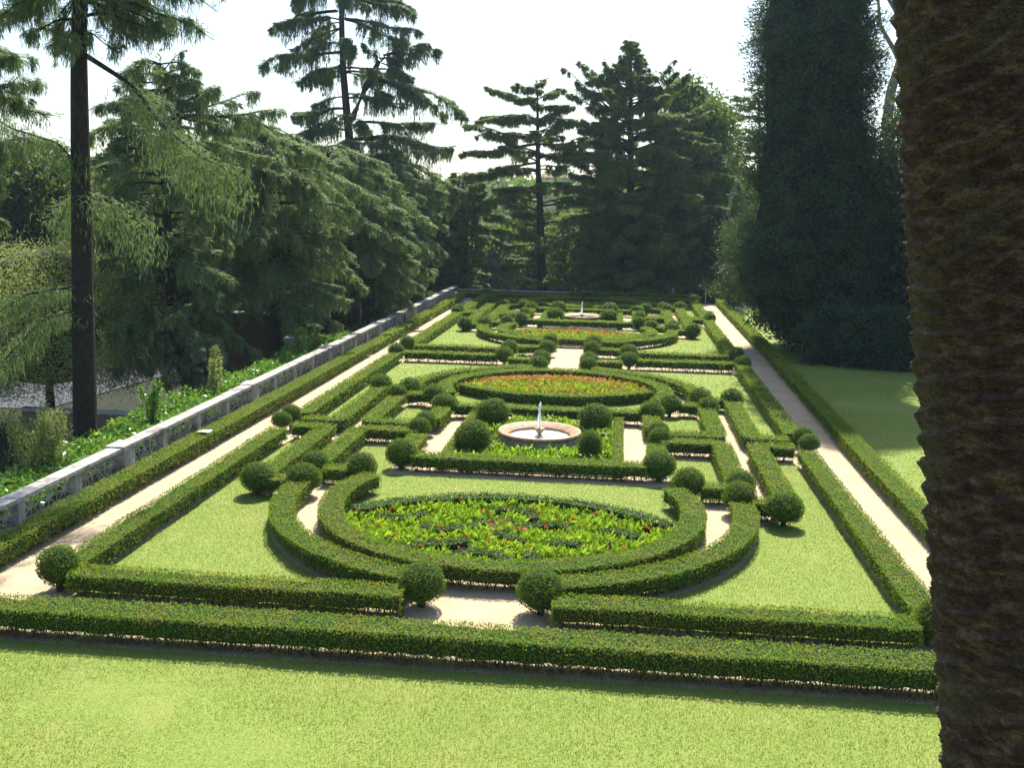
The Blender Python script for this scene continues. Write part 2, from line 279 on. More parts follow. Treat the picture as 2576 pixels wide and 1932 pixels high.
# ---------------------------------------------------------------- hedges
def resample(P, step):
    P = np.asarray(P, float); d = np.r_[0, np.cumsum(np.linalg.norm(np.diff(P, axis=0), axis=1))]; n = max(2, int(d[-1]/step)+1)
    t_ = np.linspace(0, d[-1], n); return np.stack([np.interp(t_, d, P[:, k]) for k in range(P.shape[1])], -1), t_, d[-1]
HN = [0]
def hedge(pts, label, group, w=.68, h=.61, name='box_hedge', mat=None, dens=1., gap=.23, stems=True, cat='hedge', parent=None, rough=.03):
    HN[0] += 1; rs = np.random.default_rng(HN[0]+100); mat = mat or M_box
    P, t_, L = resample([G(*p_) for p_ in pts], .12); tan = np.gradient(P, axis=0)
    if len(tan) > 6:
        ker = np.ones(3)/3; tan = np.stack([np.convolve(np.pad(tan[:, k], 1, mode='edge'), ker, 'valid') for k in (0, 1)], -1)
    tan /= np.linalg.norm(tan, axis=1)[:, None]+1e-9; nor = np.stack([-tan[:, 1], tan[:, 0]], -1)
    dist = float(np.linalg.norm(P.mean(0))); near = float(np.linalg.norm(P, axis=1).min())
    s = float(np.clip(.0016*(dist*.5+near*.5), .04, .085)); s = min(s, h*.3)
    # wavering of the clipped faces
    def wav(Q3, a): return a*vnoise(Q3, 1.6, HN[0])+a*.6*vnoise(Q3, 5, HN[0]+1)
    root = None
    if parent is None:
        root = empty(name, (P[len(P)//2][0], P[len(P)//2][1], 0), label, cat, group)
    else: root = parent
    core = MB(); g2 = (gap*.95 if stems else gap+.02); sec = np.array([(-.5, g2), (-.5, h*.82), (-.42, h-.085), (.42, h-.085), (.5, h*.82), (.5, g2), (.25, g2-.04), (-.25, g2-.04)]); ins = .06
    k = len(sec); V = np.zeros((len(P), k, 3)); off = sec[:, 0]*(w-2*ins)
    V[..., :2] = P[:, None]+nor[:, None]*off[None, :, None]; V[..., 2] = sec[None, :, 1]
    nz = rs.normal(size=V.shape)*.012; V += nz; wv = wav(V.reshape(-1, 3), rough).reshape(len(P), k); V[..., 2] += wv*np.where(sec[:, 1] > .3*h, 1, .8); V[..., :2] += nor[:, None]*(wv*np.sign(sec[:, 0]))[..., None]
    e0 = V[0]-np.r_[tan[0], 0]*-.05; V[0] = e0; V[-1] = V[-1]-np.r_[tan[-1], 0]*.05
    i = np.arange(len(P)-1)[:, None]*k; j = np.arange(k)[None]; j2 = (j+1) % k
    core.add(V.reshape(-1, 3), np.stack([i+j, i+j2, i+k+j2, i+k+j], -1).reshape(-1, 4))
    for b0 in (0, (len(P)-1)*k): core.add(V.reshape(-1, 3)[b0:b0+k], [(0, 1, 2, 3), (0, 3, 4, 5), (0, 5, 6, 7)])
    ncore = sum(len(q) for q in core.Q)
    dn = dens*1.25/(s*s)
    def put(n, side):
        u = rs.uniform(0, L, n); idx = u/L*(len(P)-1); i0 = np.clip(idx.astype(int), 0, len(P)-2); fr = (idx-i0)[:, None]
        c = P[i0]*(1-fr)+P[i0+1]*fr; nn = nor[i0]*(1-fr)+nor[i0+1]*fr; tt = tan[i0]
        if side == 'top': o_ = rs.uniform(-.5, .5, n)*w; z = np.full(n, h-.01); N = np.tile([0, 0, 1.], (n, 1))
        elif side == 'end':
            e = rs.integers(0, 2, n); c = np.where(e[:, None] == 0, P[0], P[-1]); nn = np.where(e[:, None] == 0, nor[0], nor[-1]); tt = np.where(e[:, None] == 0, -tan[0], tan[-1])
            o_ = rs.uniform(-.5, .5, n)*w; z = rs.uniform(gap*.5, h, n); N = np.c_[tt, np.zeros(n)]
        else:
            sg = 1. if side == 'l' else -1.; o_ = np.full(n, sg*.5*w); z = h-(h-.02)*rs.uniform(0, 1, n); pz = np.stack([c[:, 0], c[:, 1], z*0], -1); keep = rs.uniform(0, 1, n) < np.clip((z-gap*.4)/(gap*.9)+.2+.5*vnoise(pz, 3.2, HN[0]+9), .12, 1); o_ = o_[keep]; z = z[keep]; c = c[keep]; nn = nn[keep]; n = len(z); N = np.c_[nn*sg, np.zeros(n)]
        Q = np.c_[c+nn*o_[:, None], z]; wv = wav(Q, rough); Q += N*(wv-.02-rs.uniform(0, .03, n))[:, None]
        top_ = side == 'top'; D = N*(.08 if top_ else .28)+unit(n, rs)*.9; D[:, 2] += 0 if top_ else .1
        F_ = N+unit(n, rs)*(.38 if top_ else .55)
        return Q, D, F_, n
    lm = MB()
    for side, area in (('top', w*L*1.5), ('l', (h-gap*.4)*L), ('r', (h-gap*.4)*L), ('end', w*h*2)):
        Q, D, F_, n = put(int(area*dn), side); lm.leaves(Q, D, rs.uniform(.8, 1.5, n)*s, rs.uniform(.5, .85, n)*s, rs, flat=F_)
    if stems and near < 62:
        n = int(L*w*(260 if near < 32 else 140)); u = rs.uniform(0, 1, n)*(len(P)-1); i0 = u.astype(int).clip(0, len(P)-2); c = P[i0]+nor[i0]*rs.uniform(-.46, .46, (n, 1))*w
        z = (gap+.08)*rs.uniform(.12, 1, n)**.6; k_ = vnoise(np.c_[c, z], 3, HN[0]+3) > -.25; c = c[k_]; z = z[k_]; n = len(z); lm.leaves(np.c_[c, z], unit(n, rs)+[0, 0, .3], rs.uniform(.7, 1.4, n)*s, rs.uniform(.4, .7, n)*s, rs)
    # a few stray shoots above the clipped top
    n = int(L*w*45); Q, D, F_, n = put(n, 'top'); D = np.c_[rs.normal(size=(n, 2))*.3, np.ones(n)]; lm.leaves(Q, D, rs.uniform(.03, .08, n), .016+s*.2, rs)
    Vs = core.V+lm.V; Qs = core.Q+[q+core.n for q in lm.Q]
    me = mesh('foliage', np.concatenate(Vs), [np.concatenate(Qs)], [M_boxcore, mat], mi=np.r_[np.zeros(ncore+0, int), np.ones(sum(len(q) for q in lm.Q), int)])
    link('foliage' if parent is None else name, me, root)
    if stems and near < 62:
        sb = MB(); n = int(L*(34 if near < 32 else 16)); u = rs.uniform(0, 1, n)*(len(P)-1); i0 = u.astype(int).clip(0, len(P)-2); c = P[i0]+(P[i0+1]-P[i0])*(u-i0)[:, None]
        o_ = rs.uniform(-.34, .34, n)*w; base = np.c_[c+nor[i0]*o_[:, None]*.6, np.full(n, -.01)]
        for a in range(n):
            tp = base[a]+np.r_[nor[i0[a]]*rs.normal()*.10+tan[i0[a]]*rs.normal()*.13, gap*rs.uniform(.6, 1.1)+.1]; md = (base[a]+tp)/2+np.r_[rs.normal(size=2)*.02, 0]
            sb.tube([base[a], md, tp], [rs.uniform(.006, .019), .009, .005], 3)
        ob = sb.build('stems', M_twig, root); ob['kind'] = 'stuff'
    return root
def ball_mesh(seed, s, n, stem=True):
    rs = np.random.default_rng(seed); mb = MB(); th = np.linspace(0, math.pi, 14); prof = np.c_[np.sin(th)*.40, -np.cos(th)*.40]
    prof[:, 0] = np.maximum(prof[:, 0], .001)
    def wob(V): d = V/(np.linalg.norm(V, axis=-1, keepdims=True)+1e-6); return d*vnoise(V.reshape(-1, 3), 5, seed).reshape(V.shape[:2])[..., None]*.02
    mb.lathe(prof, 20, wob=wob); nc = sum(len(q) for q in mb.Q)
    U = unit(n, rs); low = np.where(U[:, 2] < -.55, rs.uniform(0, 1, n) < .5, True); U = U[low]; n = len(U)
    Q = U*(.458+.035*vnoise(U, 2.6, seed)-rs.uniform(0, .035, n)+.035*(rs.uniform(0, 1, n) < .06)+.02*vnoise(U, 6, seed+3))[:, None]; Q[:, 2] *= .97
    mb.leaves(Q, U*.4+unit(n, rs)*.9+[0, 0, .1], rs.uniform(.8, 1.5, n)*s, rs.uniform(.5, .85, n)*s, rs, flat=U+unit(n, rs)*.6)
    V = np.concatenate(mb.V); Qs = np.concatenate(mb.Q)
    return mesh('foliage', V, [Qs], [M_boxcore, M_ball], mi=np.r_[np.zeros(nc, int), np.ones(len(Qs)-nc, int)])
BALL = {'near': [ball_mesh(k, .042, 3400) for k in (1, 2, 3)], 'mid': [ball_mesh(k, .06, 1700) for k in (4, 5, 6)], 'far': [ball_mesh(k, .085, 900) for k in (7, 8, 9)]}
sb = MB()
for k in range(5): a = k*1.26; sb.tube([(.05*math.cos(a), .05*math.sin(a), 0), (.06*math.cos(a), .06*math.sin(a), .15), (.15*math.cos(a), .15*math.sin(a), .42)], [.03, .022, .015], 5)
STEM = sb.get('stem', M_twig)
BK = [0]
def ball(x, y, label, group='clipped box balls of the parterre', d=1.06, zc=.55, sz=None, lens=1.):
    X, Y = G(x, y); BK[0] += 1
    root = empty('topiary_ball', (X, Y, 0), label, 'topiary', group)
    dist = math.hypot(X, Y); me = BALL['near' if dist < 38 else ('mid' if dist < 58 else 'far')][BK[0] % 3]
    o = bpy.data.objects.new('foliage', me); C.objects.link(o); o.parent = root; o.location = (0, 0, zc); o.rotation_euler = (0, 0, BK[0]*1.7); o.scale = (d*(1+.035*math.sin(BK[0]*5.1)), d*(1+.035*math.sin(BK[0]*3.3)), sz or d*(.90+.05*(BK[0] % 3)))
    s_ = bpy.data.objects.new('stem', STEM); C.objects.link(s_); s_.parent = root; s_.rotation_euler = (0, 0, BK[0]); s_.scale = (1, 1, max(.5, zc/.6))
    return root
GH = 'clipped box hedges of the parterre'
# perimeter hedges
hedge([(-14.5, -17.58), (-4.5, -17.5), (12, -17.5)], 'longest clipped box hedge across the garden front, beside the foreground lawn', GH, w=.74, h=.70, gap=.27)
hedge([(-11.5, -16.9), (-11.35, 6), (-11.35, 19.5)], 'long box hedge running along the white balustrade, nearer half', GH, h=.62)
for k, (a, b2, hh) in enumerate([(19.9, 24.2, .55), (24.5, 29, .64), (29.3, 33.2, .56), (33.5, 38.4, .66), (38.7, 44, .58), (44.3, 54, .66)]):
    hedge([(-11.35, a), (-11.35, b2)], ['lower box hedge block', 'taller box hedge block', 'short box hedge block', 'long raised box hedge block', 'box hedge block in dappled shade', 'shaded box hedge block'][k]+' beside the balustrade, number %s from the near end' % ['two', 'three', 'four', 'five', 'six', 'seven'][k], GH, h=hh)
hedge([(11.15, -16.9), (11.15, -2), (11.35, 12)], 'outer box hedge right of the right gravel path, nearer half beside the palm', GH, h=.62)
hedge([(11.35, 12.3), (11.55, 26), (11.65, 56)], 'outer box hedge right of the right gravel path, farther half past the cypress', GH, h=.62)
hedge([(-9.0, 54.6), (-.9, 54.4)], 'box hedge across the far garden end, left of the gap', GH)
hedge([(.9, 54.4), (9.2, 54.6)], 'box hedge across the far garden end, right of the gap', GH)
hedge([(9.9, 57), (-1, 57)], 'dark box hedge closing the garden behind the far end, right half', GH, h=.8)
hedge([(-11.6, 55.4), (-2, 55.0)], 'low box hedge under the end wall at the far left corner', GH, h=.6)
def words(m, e, side): return ('left' if side < 0 else 'right')
def mod(oy, m):
    """m: 'nearer' or 'farther'; e = -1 towards the camera, 1 away"""
    for e in (-1, 1):
        E_ = 'in front of' if e < 0 else 'behind'
        # distance of the straight hedges: ends facing the middle cross path stand farther out
        mid = (m == 'nearer') == (e > 0)
        y0 = 15.5 if not mid else (17.9 if m == 'nearer' else 18.7)
        if m == 'farther' and e > 0: y0 = 15.3
        for s_ in (-1, 1):
            sw = 'left' if s_ < 0 else 'right'
            T_ = f'{sw}, {E_} the {m} fountain'
            H = lambda P, lab, **k: hedge([(x*s_, y*e+oy) for x, y in P], lab, GH, **k)
            Bp = lambda x, y, lab, **k: ball(x*s_, y*e+oy, lab, **k)
            H([(9.2, 1.35), (9.2, y0-.1)], f'straight box hedge along the path, {T_}')
            if not mid: H([(8.85, y0), (1.55, y0)], f'straight cross hedge bounding the lawn, {T_}')
            else:
                H([(8.8, y0), (3.7, y0)], f'outer cross hedge by the middle path, {T_}')
                H([(3.0, y0-.9), (1.55, y0-1.1)], f'short hedge stub by the middle path, {T_}')
                Bp(3.35, y0-.0, f'box ball where the cross hedge steps, {T_}')
                Bp(1.25, y0-.85, f'box ball on the plaza corner, {T_}')
            # rings
            a0, a1 = -90+12, -2
            H([(RO*math.cos(R(a)), RC-RO*math.sin(R(a))) for a in np.linspace(-76, 5, 26)], f'outer curved box hedge, {T_}')
            Bp(1.28, 15.0 if not mid else 15.25, f'box ball by the central gap on the curve, {T_}')
            Bp(9.27, y0-.12, f'box ball at the outer hedge corner, {T_}', d=.98, zc=.6)
            H([(7.6, 7.2), (7.6, .62), (8.9, .6)], f'L shaped box hedge, outer one, {T_}')
            H([(6.4, 5.5), (6.4, .62), (4.3, .62)], f'L shaped box hedge by small lawn, {T_}')
            H([(4.15, 1.3), (4.1, 3.4)], f'short box hedge leading to the fountain corner, {T_}')
            H([(7.3, 7.55), (6.6, 7.55)], f'tiny hedge link between two box balls, {T_}')
            H([(6.1, 6.15), (5.3, 6.15)], f'tiny hedge link at the inner curve end, {T_}')
            fx = {('nearer', -1, 1): (7.4, 8.05)}.get((m, e, s_), (7.65, 7.65)); Bp(fx[0], fx[1], f'box ball at the end of the outer strip, {T_}', d=1.1)
            Bp(6.3, 7.5 if s_ < 0 or e > 0 else 7.2, f'box ball ending the outer curved hedge, {T_}')
            Bp(4.95, 6.0, f'box ball ending the inner curved hedge, {T_}', d=1.02)
            Bp(6.5, 5.75, f'box ball at the corner of the small lawn, {T_}', d=.95)
            Bp(4.15, 4.05, f'box ball at the corner of the fountain plot, {T_}', d=1.12)
            Bp(4.3, .8 if e > 0 else .35, f'box ball at the middle of the fountain path, {T_}', d=.9)
            Bp(9.45, .75 if e > 0 else .3, f'small ball where cross aisle meets path, {T_}', d=.8, zc=.62)
            H([(1.9*1, 2.5)]*1+[(1.9, 2.51)], '') if False else None
        hedge([(RI*math.cos(R(a)), (RC+.4-RI*math.sin(R(a)))*e+oy) for a in np.linspace(-180-25, 25, 60)], f'inner curved box hedge round the flower bed {E_} the {m} fountain', GH)
        hedge([(-3.75, 4.15*e+oy), (3.75, 4.15*e+oy)], f'straight box hedge of the fountain plot, {E_} the {m} fountain', GH)
    # big balls at the basin
mod(0, 'nearer'); mod(FARY, 'farther')
for (x, y, d, sz, lab) in [(-2.15, -1.7, 1.42, 1.3, 'large round box ball left in front of the nearer fountain'), (1.9, -1.9, .86, 1.18, 'narrow egg shaped box bush right in front of the nearer fountain'),
        (-2.0, 2.6, 1.36, 1.25, 'large round box ball left behind the nearer fountain'), (1.95, 2.4, 1.36, 1.25, 'large round box ball right behind the nearer fountain'),
        (-1.95, FARY-.9, 1.4, 1.2, 'large round box ball left in front of the farther fountain'), (2.0, FARY-.9, 1.4, 1.2, 'large round box ball right in front of the farther fountain'),
        (-2.0, FARY+4.2, 1.35, 1.2, 'large round box ball left behind the farther fountain'), (2.05, FARY+4.2, 1.35, 1.2, 'large round box ball right behind the farther fountain')]:
    ball(x, y, lab, d=d, zc=sz*.48, sz=sz)
for x, y, lab in [(11.9, 57.6, 'box ball topping the far end of the right outer hedge'), (-9.4, 55.2, 'box ball at the far left corner beside the end hedge'), (9.45, 55.2, 'box ball at the far right corner beside the end hedge'),
                  (-1.2, 55.0, 'box ball left of the gap in the far end hedge'), (1.3, 55.0, 'box ball right of the gap in the far end hedge')]: ball(x, y, lab)
# ---------------------------------------------------------------- flower beds
def bed_region(oy, e):
    A = arc(0, -(RC+.4), 4.55, 180+12, 360-12, 40); B_ = [(4.2, -9.2), (3, -8.3), (1.5, -7.7), (0, -7.55), (-1.5, -7.7), (-3, -8.3), (-4.2, -9.2)]
    return [(x, y*e+oy) for x, y in A+B_]
def flower_bed(oy, e, label, fl_mat, nfl, leafm, dens, back=False, lh=.24, scrolls=()):
    poly = bed_region(oy, e); q = np.array(poly); cxy = q.mean(0); X0, Y0 = G(*cxy)
    root = empty('flower_bed', (X0, Y0, 0), label, 'flower bed', 'lens shaped flower beds inside the curved hedges')
    bm = bmesh.new(); bm.faces.new([bm.verts.new((*G(*p_), .03)) for p_ in poly]); bmesh.ops.triangulate(bm, faces=bm.faces[:]); me = bpy.data.meshes.new('soil'); bm.to_mesh(me); bm.free(); me.materials.append(M_bedsoil); link('soil', me, root)
    rs = np.random.default_rng(int(oy*3+e+50)); a, b2 = q.min(0), q.max(0)
    n = int((b2-a).prod()*dens); X = rs.uniform(a[0], b2[0], n); Y = rs.uniform(a[1], b2[1], n); k = inside(X, Y, poly)
    for sc in scrolls:
        S2, _, _ = resample(sc, .1); dd = np.sqrt((X[:, None]-S2[None, :, 0])**2+(Y[:, None]-S2[None, :, 1])**2).min(1); k &= dd > .25
    X = X[k]; Y = Y[k]; n = len(X); nl = 9
    gx = np.repeat(X, nl); gy = np.repeat(Y, nl); N_ = len(gx); az = rs.uniform(0, 6.28, N_); tilt = rs.uniform(.35, 1.25, N_)
    D = np.stack([np.cos(az)*np.sin(tilt), np.sin(az)*np.sin(tilt), np.cos(tilt)], -1); hh = np.repeat(lh*rs.uniform(.7, 1.3, n), nl)
    P = np.stack([AX+gx+rs.normal(size=N_)*.03, AY+gy+rs.normal(size=N_)*.03, .03+hh*rs.uniform(.1, .75, N_)], -1)
    mb = MB(); mb.leaves(P, D, hh*rs.uniform(.7, 1.1, N_), hh*rs.uniform(.22, .34, N_), rs, flat=np.stack([-np.sin(az), np.cos(az), rs.normal(size=N_)*.3], -1)*1.0+np.stack([np.zeros(N_), np.zeros(N_), np.ones(N_)*.4], -1))
    o = mb.build('bedding_leaves', leafm, root)
    # blossoms
    mb = MB(); X = rs.uniform(a[0], b2[0], nfl*3); Y = rs.uniform(a[1], b2[1], nfl*3); k = inside(X, Y, poly); X = X[k][:nfl]; Y = Y[k][:nfl]; n = len(X)
    if back: Y = np.where(rs.uniform(0, 1, n) < .5, q[:, 1].max()-.35-np.abs(rs.normal(size=n))*.5-.11*X**2, Y)
    k = inside(X, Y, poly); X = X[k]; Y = Y[k]; n = len(X)
    gx = np.repeat(X, 6); gy = np.repeat(Y, 6); hz = np.repeat(rs.uniform(lh*1.0, lh*1.6, n), 6); U = unit(len(gx), rs)
    mb.leaves(np.stack([AX+gx, AY+gy, .03+hz], -1), U, rs.uniform(.05, .09, len(gx)), .05, rs); mb.build('blossoms', fl_mat, root)
    for sc in scrolls: hedge(sc, '', None, w=.34, h=.27, name='scroll_hedge', mat=M_scroll, gap=.02, stems=False, parent=root, rough=.015)
    hedge([(-4.3, (-9.3)*e+oy), (-3, (-8.25)*e+oy), (-1.5, -7.65*e+oy), (0, -7.45*e+oy), (1.5, -7.65*e+oy), (3, -8.25*e+oy), (4.3, (-9.3)*e+oy)], '', None, w=.5, h=.36 if e > 0 else .52, name='back_hedge', mat=M_scroll if e > 0 else M_box, gap=.03, stems=False, parent=root)
def sc(*p_): return list(p_)
SCR = [[(-2.9, -11.6), (-2.4, -12.0), (-1.9, -11.6), (-1.2, -11.4), (-.9, -11.1)], [(.7, -11.9), (1.1, -12.4), (1.8, -12.3), (2.5, -11.8)], [(-.9, -13.0), (-1.25, -12.5), (-.8, -12.0), (-.1, -12.0), (.3, -12.4), (.25, -12.9)],
       [(-3.6, -9.6), (-2.8, -9.6), (-2.3, -9.1)], [(-2.2, -10.2), (-1.7, -10.4), (-.9, -10.0), (-.6, -9.4)], [(-.8, -8.5), (-.2, -8.3), (.5, -8.5), (.6, -9.1)], [(2.3, -9.9), (2.9, -9.8), (3.4, -10.2)], [(1.2, -11.0), (1.9, -10.9)], [(.3, -9.9), (.9, -9.5), (1.5, -9.6)], [(-.2, -10.3), (.3, -10.9)]]
flower_bed(0, 1, 'lens shaped bed of bright green bedding plants with scattered red flowers, nearest to the viewer', M_red, 70, M_canna, 42, scrolls=SCR, lh=.2)
flower_bed(0, -1, 'lens shaped bed thick with orange and yellow flowers behind the nearer fountain', M_orange, 1500, M_canna, 26, back=True, scrolls=[[(-3, 9.2), (-1.5, 8.9), (0, 9.3), (1.5, 8.9), (3, 9.2)]])
flower_bed(FARY, 1, 'lens shaped bed of orange and white flowers in front of the farther fountain', M_orange, 600, M_canna, 16, back=True)
flower_bed(FARY, -1, 'lens shaped green bed with few pale flowers behind the farther fountain', M_red, 200, M_canna, 14)
# ---------------------------------------------------------------- fountains
def fountain(x, y, m):
    X, Y = G(x, y); root = empty('fountain', (X, Y, 0), f'round stone fountain basin with a single white water jet, {m} one', 'fountain', 'round garden fountains on the axis')
    mb = MB(); mb.lathe([(1.44, -.02), (1.44, .33)], 72, X, Y); mb.lathe([(1.44, .33), (1.40, .36)], 72, X, Y); mb.build('basin_wall', M_basinw, root, True)
    mb = MB(); mb.lathe([(1.40, .34), (1.46, .36), (1.51, .40), (1.53, .45), (1.51, .50), (1.46, .52), (1.40, .50), (1.26, .42), (1.13, .36), (1.11, .34), (1.11, .02)], 72, X, Y); mb.build('basin_rim', M_basin, root, True)
    mb = MB(); th = np.arange(72)*2*math.pi/72; rr_ = np.linspace(0.001, 1.12, 22)
    mb.lathe([(r_, .27) for r_ in rr_], 72, X, Y, wob=lambda V: np.stack([V[..., 0]*0, V[..., 0]*0, .012*vnoise(V.reshape(-1, 3), 7, 4).reshape(V.shape[:2])*np.exp(-((V[..., 0]-X)**2+(V[..., 1]-Y)**2)*.6)], -1)); mb.build('water', M_water, root, True)
    mb = MB(); mb.lathe([(.13, .1), (.13, .27), (.09, .30), (.07, .37), (.10, .42), (.17, .50), (.19, .56), (.17, .585), (.001, .575)], 28, X, Y); mb.build('pedestal', M_basin, root, True)
    rs = np.random.default_rng(5); mb = MB(); z = np.linspace(.56, 1.55, 40); rad = .014+.026*(z-.56)+.014*rs.normal(size=40)*(z > .9); rad[-3:] *= [.8, .55, .2]
    mb.tube(np.c_[X+.01*np.sin(z*9), Y+.01*np.cos(z*11), z], np.abs(rad)+.006, 8)
    n = 420; zz = rs.uniform(.6, 1.5, n); fall = .02+.045*rs.uniform(0, 1, n)*np.clip((1.55-zz)*1.5, .2, 1); a = rs.uniform(0, 6.28, n)
    P = np.stack([X+fall*np.cos(a)-.02, Y+fall*np.sin(a), zz], -1); D = np.tile([0, 0, -1.], (n, 1))+rs.normal(size=(n, 3))*.15; mb.leaves(P, D, rs.uniform(.04, .12, n), .014, rs)
    mb.build('water_jet', M_foam, root, True)
    mb = MB(); n = 700; rr2 = .12+np.abs(rs.normal(size=n))*.28; a = rs.uniform(0, 6.28, n); k = rr2 < 1.05; rr2 = rr2[k]; a = a[k]; n = len(a)
    mb.leaves(np.stack([X+rr2*np.cos(a), Y+rr2*np.sin(a), .29+.05*rs.uniform(0, 1, n)*np.exp(-rr2*3)], -1), np.c_[rs.normal(size=(n, 2)), rs.uniform(0, .5, n)], rs.uniform(.02, .06, n), .03, rs, flat=np.tile([0, 0, 1.], (n, 1))); mb.build('foam', M_foam, root)['kind'] = 'stuff'
fountain(0, .35, 'nearer'); fountain(0, FARY+.1, 'farther')
def plot(oy, m, dens):
    """planting and low border round a fountain"""
    X0, Y0 = G(0, oy); root = empty('fountain_planting', (X0, Y0, 0), f'square of bright leafy bedding plants and low border round the {m} fountain', 'flower bed', 'plantings around the fountains')
    mb = MB(); mb.box(X0-3.0, X0+3.0, Y0-3.9, Y0+3.9, -.01, .025); mb.build('soil', M_bedsoil, root)
    for s_ in (-1, 1): hedge([(2.85*s_, oy-3.75), (2.85*s_, oy+3.75)], '', None, w=.36, h=.42, name='low_border', gap=.04, stems=False, parent=root)
    P = [(1.75*math.cos(a), oy+.35+1.75*math.sin(a)) for a in np.linspace(0, 2*math.pi, 50)]
    hedge(P, '', None, w=.3, h=.2, name='ring_border', gap=.02, stems=False, parent=root)
    rs = np.random.default_rng(31); n = int(46*dens); X = rs.uniform(-2.6, 2.6, n); Y = rs.uniform(-3.7, 3.7, n); k = np.hypot(X, Y-.35) > 1.95; X = X[k]; Y = Y[k]; n = len(X); nl = 9
    gx = np.repeat(X, nl); gy = np.repeat(Y, nl); N_ = len(gx); az = rs.uniform(0, 6.28, N_); tl = rs.uniform(.35, 1.3, N_); hh = np.repeat(.26*rs.uniform(.7, 1.3, n), nl)
    D = np.stack([np.cos(az)*np.sin(tl), np.sin(az)*np.sin(tl), np.cos(tl)], -1)
    mb = MB(); mb.leaves(np.stack([X0+gx, Y0+gy, .03+hh*rs.uniform(.1, .7, N_)], -1), D, hh*1.0, hh*.3, rs); mb.build('bedding_leaves', M_canna, root)
    mb = MB(); n = 110; X = rs.uniform(-2.7, 2.7, n); Y = rs.uniform(-3.7, 3.7, n); k = np.hypot(X, Y-.35) > 1.9; X = np.repeat(X[k], 5); Y = np.repeat(Y[k], 5); hz = np.repeat(rs.uniform(.25, .42, k.sum()), 5)
    mb.leaves(np.stack([X0+X, Y0+Y, hz], -1), unit(len(X), rs), .06, .05, rs); mb.build('blossoms', M_white, root)
plot(0, 'nearer', 20); plot(FARY, 'farther', 10)
# ---------------------------------------------------------------- balustrade
bx = AX-12.4
def balustrade():
    root = empty('stone_balustrade', (bx, 40, 0), 'long weathered pale stone balustrade with pierced star panels along the left edge', 'balustrade')
    mb = MB(); rs = np.random.default_rng(3); y = 14.9
    while y < 90.6:
        L_ = min(2.72, 91-y); mb.box(bx-.24+rs.normal()*.004, bx+.24+rs.normal()*.004, y+.004, y+L_-.004, .92, 1.02+rs.normal()*.004); mb.box(bx-.185, bx+.185, y, y+L_, .885, .92); y += 2.72
    mb.build('coping', M_stone, root)
    mb = MB(); mb.box(bx-.17, bx+.17, 14.9, 91, -.5, .22); mb.build('plinth', M_stone, root)
    pil = MB(); lat = MB(); k = 0; y0 = 28.44-2.72*5; n = int((91-y0)/2.72)+1
    for k in range(n):
        y = y0+k*2.72; big = (k-5) % 4 == 0
        if big:
            pb = MB(); pb.box(bx-.24, bx+.24, y-.34, y+.34, -.4, .885); pb.box(bx-.32, bx+.32, y-.45, y+.45, .96, 1.06); pb.box(bx-.27, bx+.27, y-.37, y+.37, .885, .959); pb.build('pier', M_stone, root)
        else:
            pb = MB(); pb.box(bx-.11, bx+.11, y-.15, y+.15, .22, .885); pb.build('post', M_stone, root)
        a = y+(.34 if big else .16); b2 = y+2.72-(.34 if (k-4) % 4 == 0 else .16)
        if b2 > 91: break
        lb = MB(); ncell = 3; cw = (b2-a)/ncell
        for c in range(ncell):
            c0 = a+c*cw; c1 = c0+cw; zc = .55; ym = (c0+c1)/2
            def bar(p, q, r_=.026): lb.tube([(bx, *p), (bx, *q)], [r_, r_], 4)
            bar((c0, .24), (c1, .87)); bar((c0, .87), (c1, .24)); bar((ym, .22), (ym, .885)); bar((c0, zc), (c1, zc)); 
            if c: bar((c0, .22), (c0, .885), .03)
        lb.build('star_panel', M_stone, root)
balustrade()
root = empty('end_wall', (AX-7, 91.3, 0), 'low wall with pale stone coping closing the far left end of the garden', 'wall')
mb = MB(); mb.box(AX-12.2, AX-1.7, 91.1, 91.4, -.6, .68); mb.build('wall_face', M_stonedark, root)
mb = MB(); mb.box(AX-12.3, AX-1.6, 91.02, 91.48, .682, .76); mb.build('coping', M_stone, root)
mb = MB(); rs = np.random.default_rng(61); n = 9000; X = rs.uniform(AX-12, AX+12, n); Y = rs.uniform(17.2, 60, n)
path = (np.abs(np.abs(X-AX)-10.2) < .8) | ((Y < AY-15.9)) | ((np.abs(X-AX) < 1.3) & (Y < AY-13.8)) | ((np.abs(np.abs(X-AX)-5.5) < .35) & (np.abs(Y-AY+8) < 3)) | (np.abs(np.abs(X-AX)-7.0) < .3)
X = np.r_[X[path], rs.uniform(AX-14, AX+12, 15000)]; Y = np.r_[Y[path], AY-17.55+np.clip(rs.normal(size=15000), -2, 2)*.16]; n = len(X); mb.leaves(np.stack([X, Y, np.full(n, .018)], -1), np.c_[rs.normal(size=(n, 2)), rs.uniform(0, .3, n)], rs.uniform(.025, .06, n), rs.uniform(.012, .03, n), rs, flat=np.c_[rs.normal(size=(n, 2))*.4, np.ones(n)])
M_dead = leafmat('dead_leaf', [(.10, .06, .03), (.20, .12, .05), (.30, .20, .10), (.07, .08, .03)], None, .1)
o = mb.build('fallen_leaves', M_dead); o['kind'] = 'stuff'; tag(o, 'small brown fallen leaves scattered on the gravel paths', 'leaf litter')
